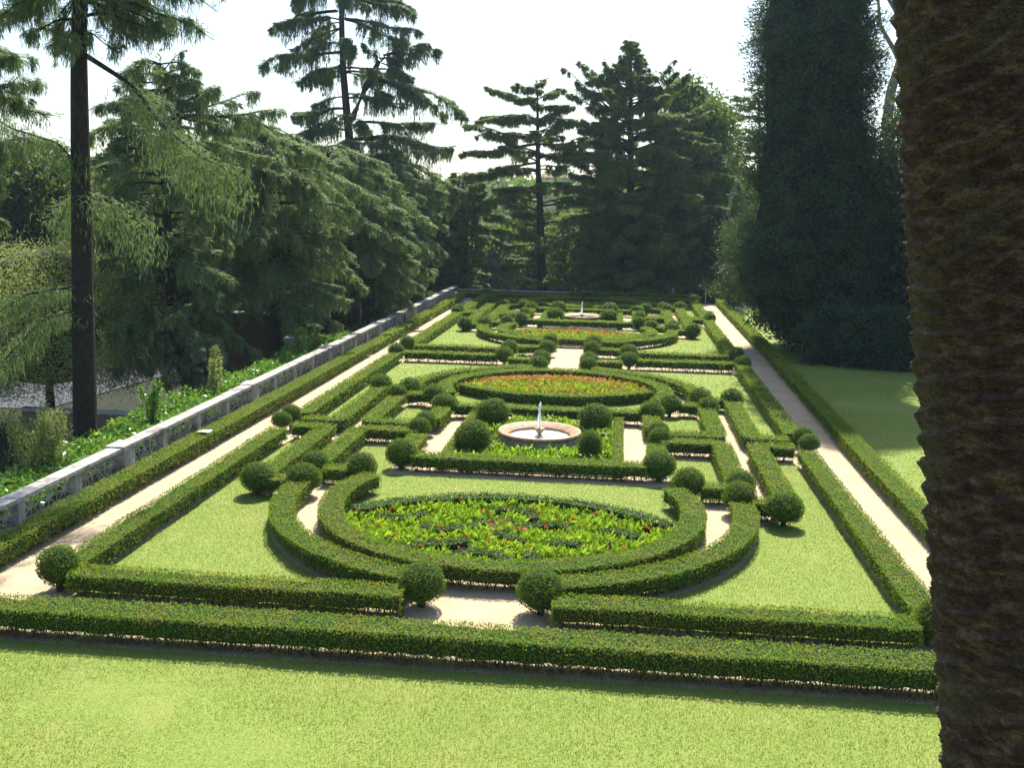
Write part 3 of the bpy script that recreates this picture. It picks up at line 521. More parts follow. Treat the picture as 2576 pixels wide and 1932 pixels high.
# ---------------------------------------------------------------- conifers with drooping branches
def conifer(name, label, cat, Y, prof, nb, droop, hang, seed, tr=.35, mat=None, ground=0., upk=.25, tuft=(.3, .07), dens=1., group='tall cedars around the garden', layered=0, bark=None, zb=None, ex=None, limbs=(), foot=None, tap=.8):
    rs = np.random.default_rng(seed); mat = mat or M_deodar
    pr = np.array(sorted(prof)); z_, x_, l_, r_ = pr.T; top = z_[-1]; bot = z_[0]
    X0 = x_[0]; root = empty(name, (X0, Y, ground), label, cat, group)
    tb = MB(); zz = np.linspace(ground-.3, top-.1, 14); xx = np.interp(zz, z_, x_) if foot is None else np.interp(zz, [ground, z_[0], z_[-1]], [foot, x_[0], x_[-1]]); rad = tr*np.clip((top+.6-zz)/(top-ground), .04, 1)**tap
    tb.tube(np.c_[xx, np.full(14, Y), zz], rad, 10); 
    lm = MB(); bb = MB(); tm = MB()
    zt = np.linspace(bot, top-.15, nb)+rs.normal(size=nb)*.15
    if layered: zt = np.round(zt/layered)*layered+rs.normal(size=nb)*.18
    ph = np.arange(nb)*2.39996+rs.normal(size=nb)*.4
    jobs = []
    for b_ in range(nb):
        c, s_ = math.cos(ph[b_]), math.sin(ph[b_]); lz = np.interp(zt[b_], z_, l_); rz = np.interp(zt[b_], z_, r_); Lx = rz if c > 0 else lz; Ly = .5*(lz+rz)
        L = 1/math.sqrt((c/Lx)**2+(s_/Ly)**2)*rs.uniform(.62, 1.08); L = max(L, .4)
        dr = droop*rs.uniform(.7, 1.3); uk = upk*rs.uniform(.5, 1.5); zs = min(zt[b_]+(dr-uk)*L, top-.2); jobs.append((np.interp(zs, z_, x_), Y, zs, ph[b_], L, uk, dr, rs.normal()*.18))
    for (xa, za, xb_, zb_) in limbs:
        for q in range(2):
            L = abs(xb_-xa)*(1 if q == 0 else rs.uniform(.7, .95)); hy = rs.normal()*.25; phi = math.atan2(hy, np.sign(xb_-xa)); dz = (zb_-za)+(0 if q == 0 else rs.normal()*.4); dd_ = droop*.5; jobs.append((xa, Y+rs.normal()*.15, za, phi, L/max(.7, math.cos(hy)), dz/L+dd_, dd_, rs.normal()*.12))
    for (xs_, ys_, zs, ph0, L, uk, dr, bend) in jobs:
        c, s_ = math.cos(ph0), math.sin(ph0)
        def path(t_):
            t_ = np.asarray(t_, float); a = ph0+bend*t_; return np.stack([xs_+np.cos(a)*L*t_, ys_+np.sin(a)*L*t_, zs+uk*L*t_-dr*L*t_**2+.05*L*np.sin(t_*7+xs_*3+zs)*t_], -1)
        bb.tube(path(np.linspace(0, 1, 7)), np.linspace(.02+.016*L, .01, 7), 4)
        nt_ = max(3, int(L*3.2)); st = rs.uniform(.18, 1, nt_)**.85; sg = np.where(np.arange(nt_) % 2, 1, -1); ta = ph0+bend*st+sg*rs.uniform(.35, 1.15, nt_); tl = (.22+.34*L*(1.08-st))*rs.uniform(.5, 1.15, nt_); tl = np.minimum(tl, 1.9); base = path(st)
        per = max(4, int(10*dens)); 
        # samples along twigs
        t_ = rs.uniform(.05, 1, (nt_, per)); strg = np.round(t_*6)/6; hl = hang*rs.uniform(.25, 1, (nt_, 1))*np.clip(tl, .4, 1.6)[:, None]
        px = base[:, None, 0]+np.cos(ta)[:, None]*tl[:, None]*t_; py = base[:, None, 1]+np.sin(ta)[:, None]*tl[:, None]*t_; pz = base[:, None, 2]-dr*.7*tl[:, None]*t_**2
        Pm = np.stack([px, py, pz], -1).reshape(-1, 3); n = len(Pm)
        D = np.stack([np.repeat(np.cos(ta), per), np.repeat(np.sin(ta), per), np.full(n, -.35-.5*hang)], -1)+rs.normal(size=(n, 3))*.35
        lm.leaves(Pm+rs.normal(size=(n, 3))*.04, D, tuft[0]*rs.uniform(.7, 1.3, n), tuft[1]*rs.uniform(.7, 1.3, n), rs)
        if hang > .1:
            ps = int(per*1.3); t2 = np.round(rs.uniform(.15, 1, (nt_, ps))*5)/5; u = rs.uniform(0, 1, (nt_, ps)); 
            px = base[:, None, 0]+np.cos(ta)[:, None]*tl[:, None]*t2; py = base[:, None, 1]+np.sin(ta)[:, None]*tl[:, None]*t2; pz = base[:, None, 2]-dr*.7*tl[:, None]*t2**2-hl*u
            Pm = np.stack([px, py, pz], -1).reshape(-1, 3); n = len(Pm); D = np.tile([0, 0, -1.], (n, 1))+rs.normal(size=(n, 3))*.22
            lm.leaves(Pm+rs.normal(size=(n, 3))*[.05, .05, .02], D, tuft[0]*rs.uniform(.7, 1.4, n), tuft[1]*.8*rs.uniform(.7, 1.3, n), rs)
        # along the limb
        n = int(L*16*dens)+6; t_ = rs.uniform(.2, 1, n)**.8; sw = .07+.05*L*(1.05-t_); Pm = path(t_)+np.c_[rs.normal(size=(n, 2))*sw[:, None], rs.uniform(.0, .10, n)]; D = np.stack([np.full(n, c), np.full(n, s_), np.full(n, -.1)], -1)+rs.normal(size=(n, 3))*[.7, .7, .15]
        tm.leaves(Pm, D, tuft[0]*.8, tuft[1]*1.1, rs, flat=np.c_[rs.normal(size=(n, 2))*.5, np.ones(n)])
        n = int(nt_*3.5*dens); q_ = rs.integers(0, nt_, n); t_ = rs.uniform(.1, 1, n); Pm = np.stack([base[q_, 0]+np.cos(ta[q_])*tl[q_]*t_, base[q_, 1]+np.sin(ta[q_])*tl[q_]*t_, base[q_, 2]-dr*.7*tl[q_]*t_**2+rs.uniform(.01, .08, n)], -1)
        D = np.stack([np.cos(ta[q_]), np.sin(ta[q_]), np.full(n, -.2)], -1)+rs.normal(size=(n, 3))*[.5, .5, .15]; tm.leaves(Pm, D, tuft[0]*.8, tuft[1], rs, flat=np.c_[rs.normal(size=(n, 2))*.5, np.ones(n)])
    n = 30; Pm = np.c_[np.full(n, np.interp(top, z_, x_))+rs.normal(size=n)*.05, Y+rs.normal(size=n)*.05, rs.uniform(top-1, top+.5, n)]; lm.leaves(Pm, np.c_[rs.normal(size=(n, 2))*.6, np.ones(n)*.5], .3, .08, rs)
    if ex: ex(tb, bb, lm, rs)
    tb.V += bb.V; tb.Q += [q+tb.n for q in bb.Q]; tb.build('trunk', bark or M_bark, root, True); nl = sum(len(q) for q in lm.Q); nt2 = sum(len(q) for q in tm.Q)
    link('crown', mesh('crown', np.concatenate(lm.V+tm.V), [np.concatenate(lm.Q+[q+lm.n for q in tm.Q])], [mat, M_sunc if mat is M_cedar else M_sund], mi=np.r_[np.zeros(nl, int), np.ones(nt2, int)]), root); return root
PR = {
'D1': (48, [(15.1,-22.5,1.9,1.7),(13.9,-22.5,2.9,2.6),(12.2,-22.5,3.8,4.4),(10.5,-22.5,4.4,4.9),(8.0,-22.5,5.1,3.8),(4.6,-22.4,5.7,4.1),(1.8,-22.2,5.7,4.4),(-1.0,-21.6,4.3,4.1)]),
'D2': (56, [(12.9,-21.1,1.1,1.6),(11.9,-21.0,2.9,3.1),(9.9,-20.6,5.2,5.9),(7.3,-20.3,6.0,6.6),(4.1,-19.9,6.0,5.0),(1.6,-19.8,5.2,4.6)]),
'D3': (69, [(12.4,-20.7,2.0,1.3),(10.9,-20.2,4.2,4.6),(8.4,-19.1,5.8,5.4),(5.8,-18.3,6.0,5.5),(3.2,-18.0,5.4,5.0),(1.2,-17.8,4.6,3.9)]),
'D4': (80, [(11.6,-17.6,0.5,0.5),(9.9,-17.6,1.5,2.6),(8.1,-17.5,2.4,3.3),(5.5,-17.5,2.8,3.3),(2.5,-17.4,2.9,2.9),(0.9,-17.3,2.2,1.7)]),
'D5': (88, [(35.2,-24.7,0.8,0.8),(30.0,-24.7,3.9,4.1),(24.8,-24.7,4.7,5.0),(21.0,-24.7,4.5,4.8),(17.9,-24.5,3.6,6.0),(15.1,-24.2,3.7,5.6),(12.3,-24.0,4.8,7.4),(9.1,-23.9,4.1,9.0),(5.0,-23.8,2.8,8.9)]),
'D6': (96, [(20.1,-8.4,0.8,1.6),(19.3,-8.3,2.8,2.4),(16.3,-8.2,4.5,3.4),(13.0,-8.1,5.2,3.8),(11.2,-8.0,5.7,3.8),(8.7,-7.8,6.0,5.9),(4.3,-7.6,4.8,4.1),(0.7,-7.4,4.1,3.1)]),
'D7': (100, [(24.3,0.2,0.4,0.4),(22.8,0.3,1.3,1.1),(21.1,0.3,2.8,2.4),(18.9,0.4,4.4,5.2),(16.8,0.5,5.0,6.6),(13.7,0.6,5.6,8.2),(9.7,0.8,5.5,9.7),(5.2,0.9,5.6,10.2),(0.7,1.1,5.2,10.3)]),
'D10': (98, [(11.6,-15.6,0.9,2.7),(9.0,-15.5,3.2,3.4),(5.8,-15.5,3.2,3.2),(2.6,-15.5,2.8,2.8),(0.4,-15.4,2.3,2.3)]),
'T9': (118, [(21.9,14.7,2.6,2.0),(19.7,14.9,4.4,3.1),(16.4,15.1,3.3,3.1),(13.3,15.3,2.6,3.1)]),
'T0': (33, [(17.9,-22.2,1.1,1.8),(14.9,-22.5,1.2,2.0),(13.3,-22.6,1.2,2.0),(11.2,-22.8,1.2,2.0),(8.8,-23.0,1.2,2.1),(7.6,-23.1,1.2,2.0)]),
}
LB = {
'D5':[(-21.2,20.6,-22.6,21.8),(-21.2,20.4,-18.5,19.0),(-21.4,20.4,-19.2,21.9),(-22.5,18.5,-20.2,17.4),(-24.0,13.0,-19.0,11.2),(-24.0,11.5,-27.5,11.3),(-25.1,24.7,-30.8,23.1),(-24.9,21.3,-32.2,20.2),(-24.7,20.2,-28.4,18.7),(-24.2,16.5,-29.8,16.0),(-24.0,14.7,-29.6,14.2),(-24.8,26.7,-30.0,25.4),(-24.8,23.3,-28.8,21.3),(-24.6,25.9,-18.1,24.1),(-24.4,24.0,-17.9,22.6),(-21.0,21.0,-15.9,21.2),(-22.0,19.2,-13.8,16.2),(-22.2,19.4,-16.9,17.3),(-23.5,15.3,-16.5,15.1),(-23.7,13.9,-14.8,13.3),(-23.5,12.7,-14.0,9.9),(-23.1,12.1,-15.4,8.5),(-23.9,11.9,-20.2,12.6),(-24.8,28.6,-20.1,26.3),(-21.4,20.8,-18.9,20.6),(-24.0,10.7,-28.2,9.9)],
'D6':[(-8.4,17.6,-12.9,19.3),(-8.3,16.1,-14.6,16.8),(-8.3,14.7,-14.9,15.5),(-8.3,14.2,-15.1,12.8),(-8.2,12.5,-14.7,10.9),(-8.0,10.4,-13.9,8.3),(-8.4,18.2,-5.8,19.3),(-8.4,16.3,-4.7,17.9),(-8.2,15.3,-4.1,16.3),(-8.1,14.2,-3.8,14.2),(-8.1,13.2,-2.7,12.7),(-7.9,10.6,-3.9,10.4),(-8.2,13.4,-11.3,14.6),(-8.2,13.0,-5.1,13.4),(-8.4,18.9,-10.5,19.3)],
'D7':[(-1.0,17.4,-6.1,21.4),(-0.8,18.7,-4.2,22.1),(-0.4,19.8,-2.5,22.7),(-0.7,16.8,-5.6,19.1),(0.8,18.1,4.7,21.3),(1.0,17.4,5.9,20.8),(0.9,15.9,7.4,17.3),(0.9,15.0,9.3,14.9),(-0.4,15.0,-5.2,16.6),(-0.2,13.7,-5.6,13.6),(0.7,13.7,6.6,15.5),(1.3,11.5,10.8,11.5),(1.2,12.8,9.0,13.4),(0.6,10.6,-4.8,10.1),(0.3,19.4,2.4,20.9)],
'T1':[(-17.4,14.8,-19.7,14.0),(-17.4,15.4,-19.2,14.8),(-16.8,15.4,-13.1,14.5),(-16.8,14.8,-13.3,13.6),(-16.8,15.0,-14.4,13.9),(-16.8,14.7,-15.2,13.2),(-16.8,14.6,-15.6,13.7),(-17.2,14.7,-18.4,13.7),(-16.7,15.4,-13.9,14.7),(-17.2,15.1,-18.8,14.1)],
'T0':[(-22.6,12.9,-20.1,12.9),(-22.8,11.5,-19.4,12.3),(-22.8,10.4,-20.3,10.0),(-22.7,11.9,-19.4,11.1),(-22.6,13.5,-19.9,12.9),(-22.9,9.9,-19.7,10.4),(-22.9,9.6,-20.8,8.6)],
'D1':[(-22.5,12.7,-18.8,13.5),(-22.5,13.6,-20.3,14.0),(-22.5,14.4,-20.8,14.7),(-22.5,12.2,-16.9,12.5),(-22.5,12.5,-24.8,13.5),(-22.5,11.6,-26.1,12.2),(-22.5,11.4,-25.2,11.3),(-22.6,5.5,-27.1,4.0),(-22.4,3.7,-31.1,0.3),(-22.5,4.6,-28.2,1.6)],
'D3':[(-20.7,11.5,-15.5,9.7),(-21.1,11.3,-13.2,7.2),(-20.7,11.7,-22.7,11.1),(-18.8,8.4,-13.3,4.7),(-18.8,7.1,-14.2,2.0),(-18.0,4.5,-15.5,0.7)]}
conifer('weeping_cedar', 'broad weeping cedar with pale grey green curtains right of the tall bare trunk', 'tree', *PR['D1'], 105, .42, 1.1, 11, .45, ground=-4, tuft=(.34, .042), dens=3.2, limbs=LB['D1'])
conifer('weeping_cedar', 'broad weeping cedar in the middle of the left tree mass', 'tree', *PR['D2'], 130, .5, 1.0, 12, .42, ground=-4, tuft=(.34, .045), dens=3.2)
conifer('weeping_cedar', 'weeping cedar overhanging the middle of the balustrade', 'tree', *PR['D3'], 120, .55, .9, 13, .4, ground=-4, tuft=(.36, .052), dens=3.0, limbs=LB['D3'])
conifer('weeping_cedar', 'small pointed young cedar hanging over the far balustrade', 'tree', *PR['D4'], 80, .45, .5, 14, .22, ground=-4, tuft=(.36, .06), dens=2.6)
def fork(tb, bb, lm, rs):
    tb.tube([(-23.9, 88, 15.6), (-22.6, 88, 18.4), (-21.4, 88, 20.6)], [.36, .3, .2], 8)
conifer('tall_cedar', 'tallest open crowned cedar with its top beyond the picture, drooping fringes', 'tree', *PR['D5'], 58, .30, 1.7, 15, .60, M_tallced, ground=-4.5, tuft=(.48, .066), dens=3.4, layered=2.1, upk=.1, limbs=LB['D5'], ex=fork)
conifer('flat_cedar', 'layered cedar with a bare dark trunk behind the end wall', 'tree', *PR['D6'], 64, .12, .35, 16, .5, M_cedar, ground=-.5, tuft=(.42, .075), dens=3.0, layered=1.5, upk=.22, limbs=LB['D6'])
conifer('flat_cedar', 'largest pyramidal cedar with tier tops coloured sunlit yellow in the background centre', 'tree', *PR['D7'], 230, .14, .35, 17, .6, M_cedar, ground=-.5, tuft=(.45, .08), dens=2.8, layered=0, upk=.3, limbs=LB['D7'])
conifer('flat_cedar', 'low spreading cedar at the far end of the balustrade', 'tree', *PR['D10'], 90, .15, .4, 18, .3, M_cedar, ground=-.5, tuft=(.42, .08), dens=2.2, upk=.1)
conifer('flat_cedar', 'distant flat topped cedar peeking out left of the dark cypress', 'tree', *PR['T9'], 56, .05, .1, 19, .5, M_cedar, ground=-1, tuft=(.45, .10), dens=1.8, layered=1.1, upk=.1)
conifer('weeping_cedar', 'dark cedar at the left picture edge with hanging branches', 'tree', *PR['T0'], 30, .45, 1.0, 20, .3, ground=-1.5, tuft=(.26, .028), dens=4, upk=.25, limbs=LB['T0'])
# tall trunk at the left with the high branches only
def near_ex(tb, bb, lm, rs):
    pass
P1 = [(19.5,-16.6,3.4,3.6),(17,-16.8,3.6,4.0),(15.2,-17.0,2.6,3.9),(13.8,-17.1,2.4,3.4),(12.9,-17.2,1.6,2.2)]
def limb_ex(tb, bb, lm, rs):
    for pts, hg in (([(-17.1, 31, 13.0), (-15.3, 30.6, 12.0), (-14.1, 30.2, 10.7), (-13.0, 30, 9.9), (-11.6, 29.8, 9.2)], 1.9), ([(-17.3, 31, 9.4), (-17.9, 30.7, 10.2), (-19.2, 30.4, 10.6), (-20.4, 30.2, 11.3)], .7),
                    ([(-17.2, 31, 8.6), (-16.4, 31.6, 8.3), (-15.6, 32, 7.4)], 1.9), ([(-17.4, 31, 8.6), (-18.2, 31.6, 8.3), (-18.8, 32, 7.6)], 1.4), ([(-17.9, 31, 4.8), (-18.8, 30.6, 4.5), (-19.9, 30.2, 3.2), (-20.8, 30, 2.6)], .5), ([(-17.9, 31, 5.6), (-19, 30.3, 5.4), (-20.6, 29.8, 4.3)], .5)):
        Q, _, L = resample(pts, .15); bb.tube(Q, np.linspace(.09 if hg > 1 else .05, .02, len(Q)), 6)
        n = int(L*420); i = (rs.uniform(.3 if hg > 1.5 and L > 3 else .0, 1, n)*(len(Q)-1)).astype(int); stg = rs.normal(size=(60, 2))*.34; k = rs.integers(0, 60, n); c = Q[i]
        Pm = np.c_[c[:, 0]+stg[k, 0], c[:, 1]+stg[k, 1], c[:, 2]-rs.uniform(0, 1, n)**1.2*hg*(.4+.6*((k*7) % 10)/10)]; D = np.c_[rs.normal(size=(n, 2))*.28, -np.ones(n)]
        lm.leaves(Pm, D, .24*rs.uniform(.7, 1.4, n), .026, rs); n2 = n//3; Pm = c[:n2]+rs.normal(size=(n2, 3))*[.3, .3, .08]; lm.leaves(Pm, np.c_[rs.normal(size=(n2, 2)), -.4*np.ones(n2)], .24, .03, rs)
conifer('tall_cedar', 'cedar with a tall dark bare trunk standing beside the near balustrade', 'tree', 31, P1, 46, .5, 1.3, 21, .40, ground=-.6, tuft=(.26, .028), dens=4, ex=limb_ex, upk=.2, limbs=LB['T1'], foot=-17.75, tap=.45)
# ---------------------------------------------------------------- dense crowns
def dense(name, label, cat, Y, prof, M_, nclump, per, tuft, mat, seed, ground=0., tr=.3, group=None, spread=.3, bark=None, lump=.14, upd=.3, ylen=1., body=.8, parts=True, reach=1.04):
    rs = np.random.default_rng(seed); pr = np.array(sorted(prof)); z_, x_, l_, r_ = pr.T
    root = empty(name, (x_[0], Y, ground), label, cat, group)
    mb = MB(); zz = np.linspace(z_[0], z_[-1], 26); th = np.arange(22)*2*math.pi/22
    def rad(z, th_): c = np.cos(th_); l2 = np.interp(z, z_, l_); r2 = np.interp(z, z_, r_); lx = np.where(c > 0, r2, l2); ly = .5*(l2+r2)*ylen; return 1/np.sqrt((c/lx)**2+(np.sin(th_)/ly)**2)
    Zg, Tg = np.meshgrid(zz, th, indexing='ij'); rr_ = rad(Zg, Tg)*body; V = np.stack([np.interp(Zg, z_, x_)+rr_*np.cos(Tg), Y+rr_*np.sin(Tg), Zg], -1)
    V += (vnoise(V.reshape(-1, 3), 1.1, seed).reshape(Zg.shape)*lump*rr_)[..., None]*np.stack([np.cos(Tg), np.sin(Tg), Tg*0], -1); V[-1, :, :2] = [np.interp(zz[-1], z_, x_), Y]; V[0, :, :2] = V[0, :, :2]*.4+np.array([x_[0], Y])*.6
    i = np.arange(25)[:, None]*22; j = np.arange(22)[None]; j2 = (j+1) % 22; mb.add(V.reshape(-1, 3), np.stack([i+j, i+j2, i+22+j2, i+22+j], -1).reshape(-1, 4)); nc = 25*22
    wz = np.interp(zz, z_, l_+r_)+.3; cum = np.cumsum(wz)/wz.sum(); z = np.interp(rs.uniform(0, 1, nclump), cum, zz); tt = rs.uniform(0, 2*math.pi, nclump); rc = rad(z, tt)
    cx_ = np.stack([np.cos(tt), np.sin(tt), tt*0], -1); Pc = np.stack([np.interp(z, z_, x_), np.full(nclump, Y), z], -1)+cx_*(rc*(.78+(reach-.78)*rs.uniform(0, 1, nclump)**1.3))[:, None]
    Pc += cx_*(vnoise(Pc, 1.1, seed)*lump*rc)[:, None]
    P = np.repeat(Pc, per, 0)+rs.normal(size=(nclump*per, 3))*spread*[1, 1, .75]; O = np.repeat(cx_, per, 0); n = len(P); D = O*.6+unit(n, rs)*.9; D[:, 2] += upd
    mb.leaves(P, D, tuft[0]*rs.uniform(.6, 1.3, n), tuft[1]*rs.uniform(.6, 1.3, n), rs)
    V = np.concatenate(mb.V); Qs = np.concatenate(mb.Q); me = mesh('crown', V, [Qs], [M_, mat], mi=np.r_[np.zeros(nc, int), np.ones(len(Qs)-nc, int)]); link('crown', me, root)
    tb = MB(); tb.tube([(x_[0], Y, ground-.3), (x_[0], Y, (z_[0]+ground)/2+.3), (np.interp(z_[0]+2, z_, x_), Y, z_[0]+(z_[-1]-z_[0])*.6)], [tr, tr*.85, tr*.4], 9); tb.build('trunk', bark or M_bark, root, True)
    return root
CY = [(35,10.5,0.4,0.5),(31,10.8,2.6,2.8),(25.5,10.8,3.3,3.4),(20.2,11.1,3.0,2.2),(19.2,11.2,4.3,3.2),(18.1,11.3,4.5,2.8),(16.8,11.4,3.6,3.0),(14.7,11.6,3.7,2.5),(12.0,11.9,4.2,3.3),(8.7,12.1,4.9,4.4),(5.6,12.3,5.8,4.7),(3.4,12.5,5.4,4.6),(1.9,12.6,3.9,4.2),(0.8,12.7,2.4,3.0)]  # unseen crown above the frame heightened and broadened to lengthen its shade
dense('dark_cypress', 'huge dark dense cypress with shaggy outline right of the parterre', 'tree', 63, CY, M_cypcore, 1600, 120, (.30, .07), M_cyp, 31, 0, .6, spread=.36, lump=.17, ylen=.9, reach=1.14, body=.85)
dense('dark_evergreen', 'dark evergreen between the cypress and the palm trunk, hidden side widened for shade', 'tree', 61, [(34,21.5,1,2),(30,21,3.0,4.5),(22,20,2.6,5),(16.5,19,2.0,5),(14.5,18.6,2.9,5),(7.1,18.4,3.2,5),(1.5,18.4,2.7,4)], M_cypcore, 1300, 30, (.4, .13), M_cyp, 32, 0, .35, spread=.4, reach=1.15)  # unseen top and side behind the palm enlarged to shade the right lawn
dense('broad_tree', 'rounded mid green tree showing behind the largest cedar', 'tree', 108, [(21.7,5.9,0.9,0.9),(20.3,6.5,2.8,2.4),(17.5,7.1,3.8,3.8),(12.8,7.3,3.8,4.8),(7.1,7.6,3.9,4.8),(0.2,8.0,3.4,4.9)], M_boxcore, 900, 26, (.5, .24), M_light, 33, -1, .4, spread=.5, lump=.2)
dense('blue_conifer', 'slender silvery blue conifer at the left edge of the dark cypress', 'tree', 88, [(11.0,9.8,0.1,0.1),(8.6,9.8,0.7,0.6),(5.5,9.9,1.0,0.9),(2.6,10,1.1,0.9),(.3,10,.9,.8)], M_boxcore, 150, 18, (.3, .09), M_blue, 34, 0, .1, spread=.15)
dense('broad_tree', 'dark leafy tree behind the pale bush at the left edge', 'tree', 70, [(11.5,-43.1,1.1,1.1),(9.9,-42.9,4.0,2.9),(7.6,-42.7,5.1,3.6),(3.8,-43.0,5.1,4.0),(-1.0,-43.3,5.2,4.0)], M_boxcore, 700, 24, (.5, .25), M_dark, 35, -4, .4, spread=.5, lump=.2)
dense('broad_tree', 'dark tree seen between the bare trunk and the weeping cedar', 'tree', 84, [(12.5,-41,2,2),(10.5,-41,5,5),(6,-41,6,7),(0,-41,6,7)], M_boxcore, 700, 24, (.6, .28), M_dark, 36, -4, .4, spread=.5, lump=.2)
dense('pale_bush', 'large pale yellow green bush beyond the road at the left edge', 'bush', 46, [(6.0,-28,1.2,1.5),(5.2,-28,3.4,3.4),(3.6,-28,4.6,4.6),(1.2,-28,4.6,4.6),(-.6,-28,3.4,4.0)], M_soil, 1900, 44, (.20, .045), M_olive, 37, -3, .25, spread=.42, lump=.25, body=.5, reach=1.15)
# understorey behind the far end
for k, (x, Y, h_, w_) in enumerate([(-28, 90, 3.2, 3.4), (-34.5, 97, 6.5, 4.2), (-40, 86, 5.5, 4.4), (-23.8, 100, 5.0, 3.2), (-31, 80, .8, 3.0), (-20.5, 96, 2.0, 2.2)]):
    dense('broad_tree', ['round dark bush behind the cedars, centre of the lower bank', 'tall dark tree behind the weeping cedars', 'dark tree behind the left weeping cedar', 'dark tree right of the tall cedar trunk', 'low dark bush beyond the brick wall block', 'small dark bush beyond the shaded balustrade end'][k], 'tree', Y, [(h_, x, .5, .5), (h_-.8, x, w_*.7, w_*.7), ((h_-3)/2, x, w_, w_), (-3.2, x, w_*.9, w_*.9)], M_cypcore, 420, 24, (.4, .18), M_dark, 90+k, -4, .25, spread=.5, lump=.22)
for k, (x, Y, h_, w_, mt, lab) in enumerate([(-1.5, 104, 9, 3.2, M_dark, 'dark leafy tree left of the largest cedar trunk'), (3.2, 106, 10, 3.2, M_light, 'sunlit leafy tree between the two largest cedar trunks'), (7.5, 101, 11, 3.0, M_dark, 'dark rounded evergreen right of the largest cedar trunks'),
        (11.5, 99, 9, 2.8, M_dark, 'dark evergreen beside the far right path bend'), (10.5, 112, 14, 4.2, M_light, 'leafy tree filling the gap left of the cypress'), (-4.5, 112, 8, 2.8, M_light, 'light green bush right of the bare cedar trunk'), (-18.5, 100, 8.2, 3.2, M_dark, 'dark bushy tree past the balustrade end')]):
    dense('broad_tree', lab, 'tree', Y, [(h_, x, .5, .5), (h_*.9, x, w_*.7, w_*.7), (h_*.6, x, w_, w_), (h_*.25, x, w_, w_), (.2, x, w_*.7, w_*.7)], M_boxcore, 420, 22, (.5, .24), mt, 50+k, -1, .25, spread=.5, lump=.22)
for k, (x, Y, h_, w_) in enumerate([(-30, 150, 8, 7), (-20, 140, 6.5, 6), (-11, 150, 9.2, 6.5), (-3, 165, 10.5, 7), (5, 150, 8, 6), (-42, 160, 9, 8), (16, 155, 10, 8), (-15, 175, 8.5, 6)]):
    dense('distant_tree', ['grey green distant tree', 'bright distant round tree', 'tallest distant tree', 'wide distant tree', 'low distant tree', 'far left distant tree', 'far right distant tree', 'hazy distant tree'][k]+' in the valley beyond the garden, seen between cedar trunks', 'tree', Y, [(h_, x, .6, .6), (h_*.85, x, w_*.7, w_*.7), (h_*.5, x, w_, w_), (0, x, w_, w_), (-5, x, w_*.7, w_*.7)], M_boxcore, 380, 18, (.9, .45), M_light if k % 2 else M_dark, 70+k, -6, .4, group='trees in the valley beyond', spread=.8, lump=.2)
# eucalyptus like trunk
root = empty('bare_tree', (19.8, 78, 1), 'smooth pale grey trunk with bare forked branches beside the palm', 'tree')
mb = MB(); mb.tube([(20.2, 78, .5), (19.8, 78, 9), (19.7, 78, 12.2), (19.1, 78, 14.9), (19.2, 78, 17.2), (19.7, 78, 19.6), (19.8, 78, 21.7)], [.55, .5, .46, .42, .36, .28, .22], 12); mb.build('trunk', M_euc, root, True)
for pts in ([(19.7, 78, 19.4), (18.9, 78, 20.6), (18.1, 78, 21.8), (17.9, 78, 22.8), (17.5, 78, 25.5)], [(19.8, 78, 21.4), (19.2, 78.2, 22.8), (18.3, 78.4, 24.2), (17.4, 78.4, 26)], [(19.7, 78, 21), (20.8, 78, 23), (21.4, 78, 26)]):
    mb = MB(); mb.tube(pts, np.linspace(.2, .08, len(pts)), 8); mb.build('branch', M_euc, root, True)
# big dark clipped hedge
dense('tall_hedge', 'big dark clipped hedge block under the cypress, taller than a person', 'hedge', 57.5, [(3.3, 15.6, 4.2, 6), (2.9, 15.6, 5.0, 6.6), (1.5, 15.6, 5.3, 6.8), (.05, 15.6, 5.1, 6.6)], M_cypcore, 1500, 34, (.2, .07), M_cyp, 41, 0, .1, spread=.22, lump=.1, ylen=.3, reach=1.06, body=.92)
# ---------------------------------------------------------------- left bank
def band(xa, xb, y0, y1, n, hz, tuft, mat, name, label, rs=np.random.default_rng(77)):
    X = rs.uniform(xa, xb, n); Y = rs.uniform(y0, y1, n); hb = hz*(.7+.35*vnoise(np.stack([X, Y, X*0], -1), 1.1, 8)); z = hb*rs.uniform(.35, 1, n)
    mb = MB(); D = unit(n, rs); D[:, 2] = np.abs(D[:, 2])*.5+.1; mb.leaves(np.stack([X, Y, z], -1), D, tuft[0]*rs.uniform(.7, 1.3, n), tuft[1]*rs.uniform(.7, 1.3, n), rs)
    o = mb.build(name, mat); o['kind'] = 'stuff'; tag(o, label, 'ground cover'); return o
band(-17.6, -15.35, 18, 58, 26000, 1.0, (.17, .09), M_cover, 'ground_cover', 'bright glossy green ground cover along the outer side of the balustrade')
band(-17.0, -15.35, 58, 92, 7000, .8, (.2, .1), M_dark, 'shaded_ground_cover', 'shaded green ground cover along the far end of the balustrade')  # shade put into the colour: dark leaves continue the bright band
rs = np.random.default_rng(15); n = 26000; X = rs.uniform(-36, -17.4, n); Y = rs.uniform(20, 49, n); Z = terr(X, Y); hb = .35+.3*vnoise(np.stack([X, Y, X*0], -1), .9, 4); mb = MB(); D = unit(n, rs); D[:, 2] = np.abs(D[:, 2])
mb.leaves(np.stack([X, Y, Z+hb*rs.uniform(0, 1, n)], -1), D, .2, .06, rs); o = mb.build('bank_scrub', M_dark); o['kind'] = 'stuff'; tag(o, 'dark scrub on the bank below the balustrade', 'ground cover')
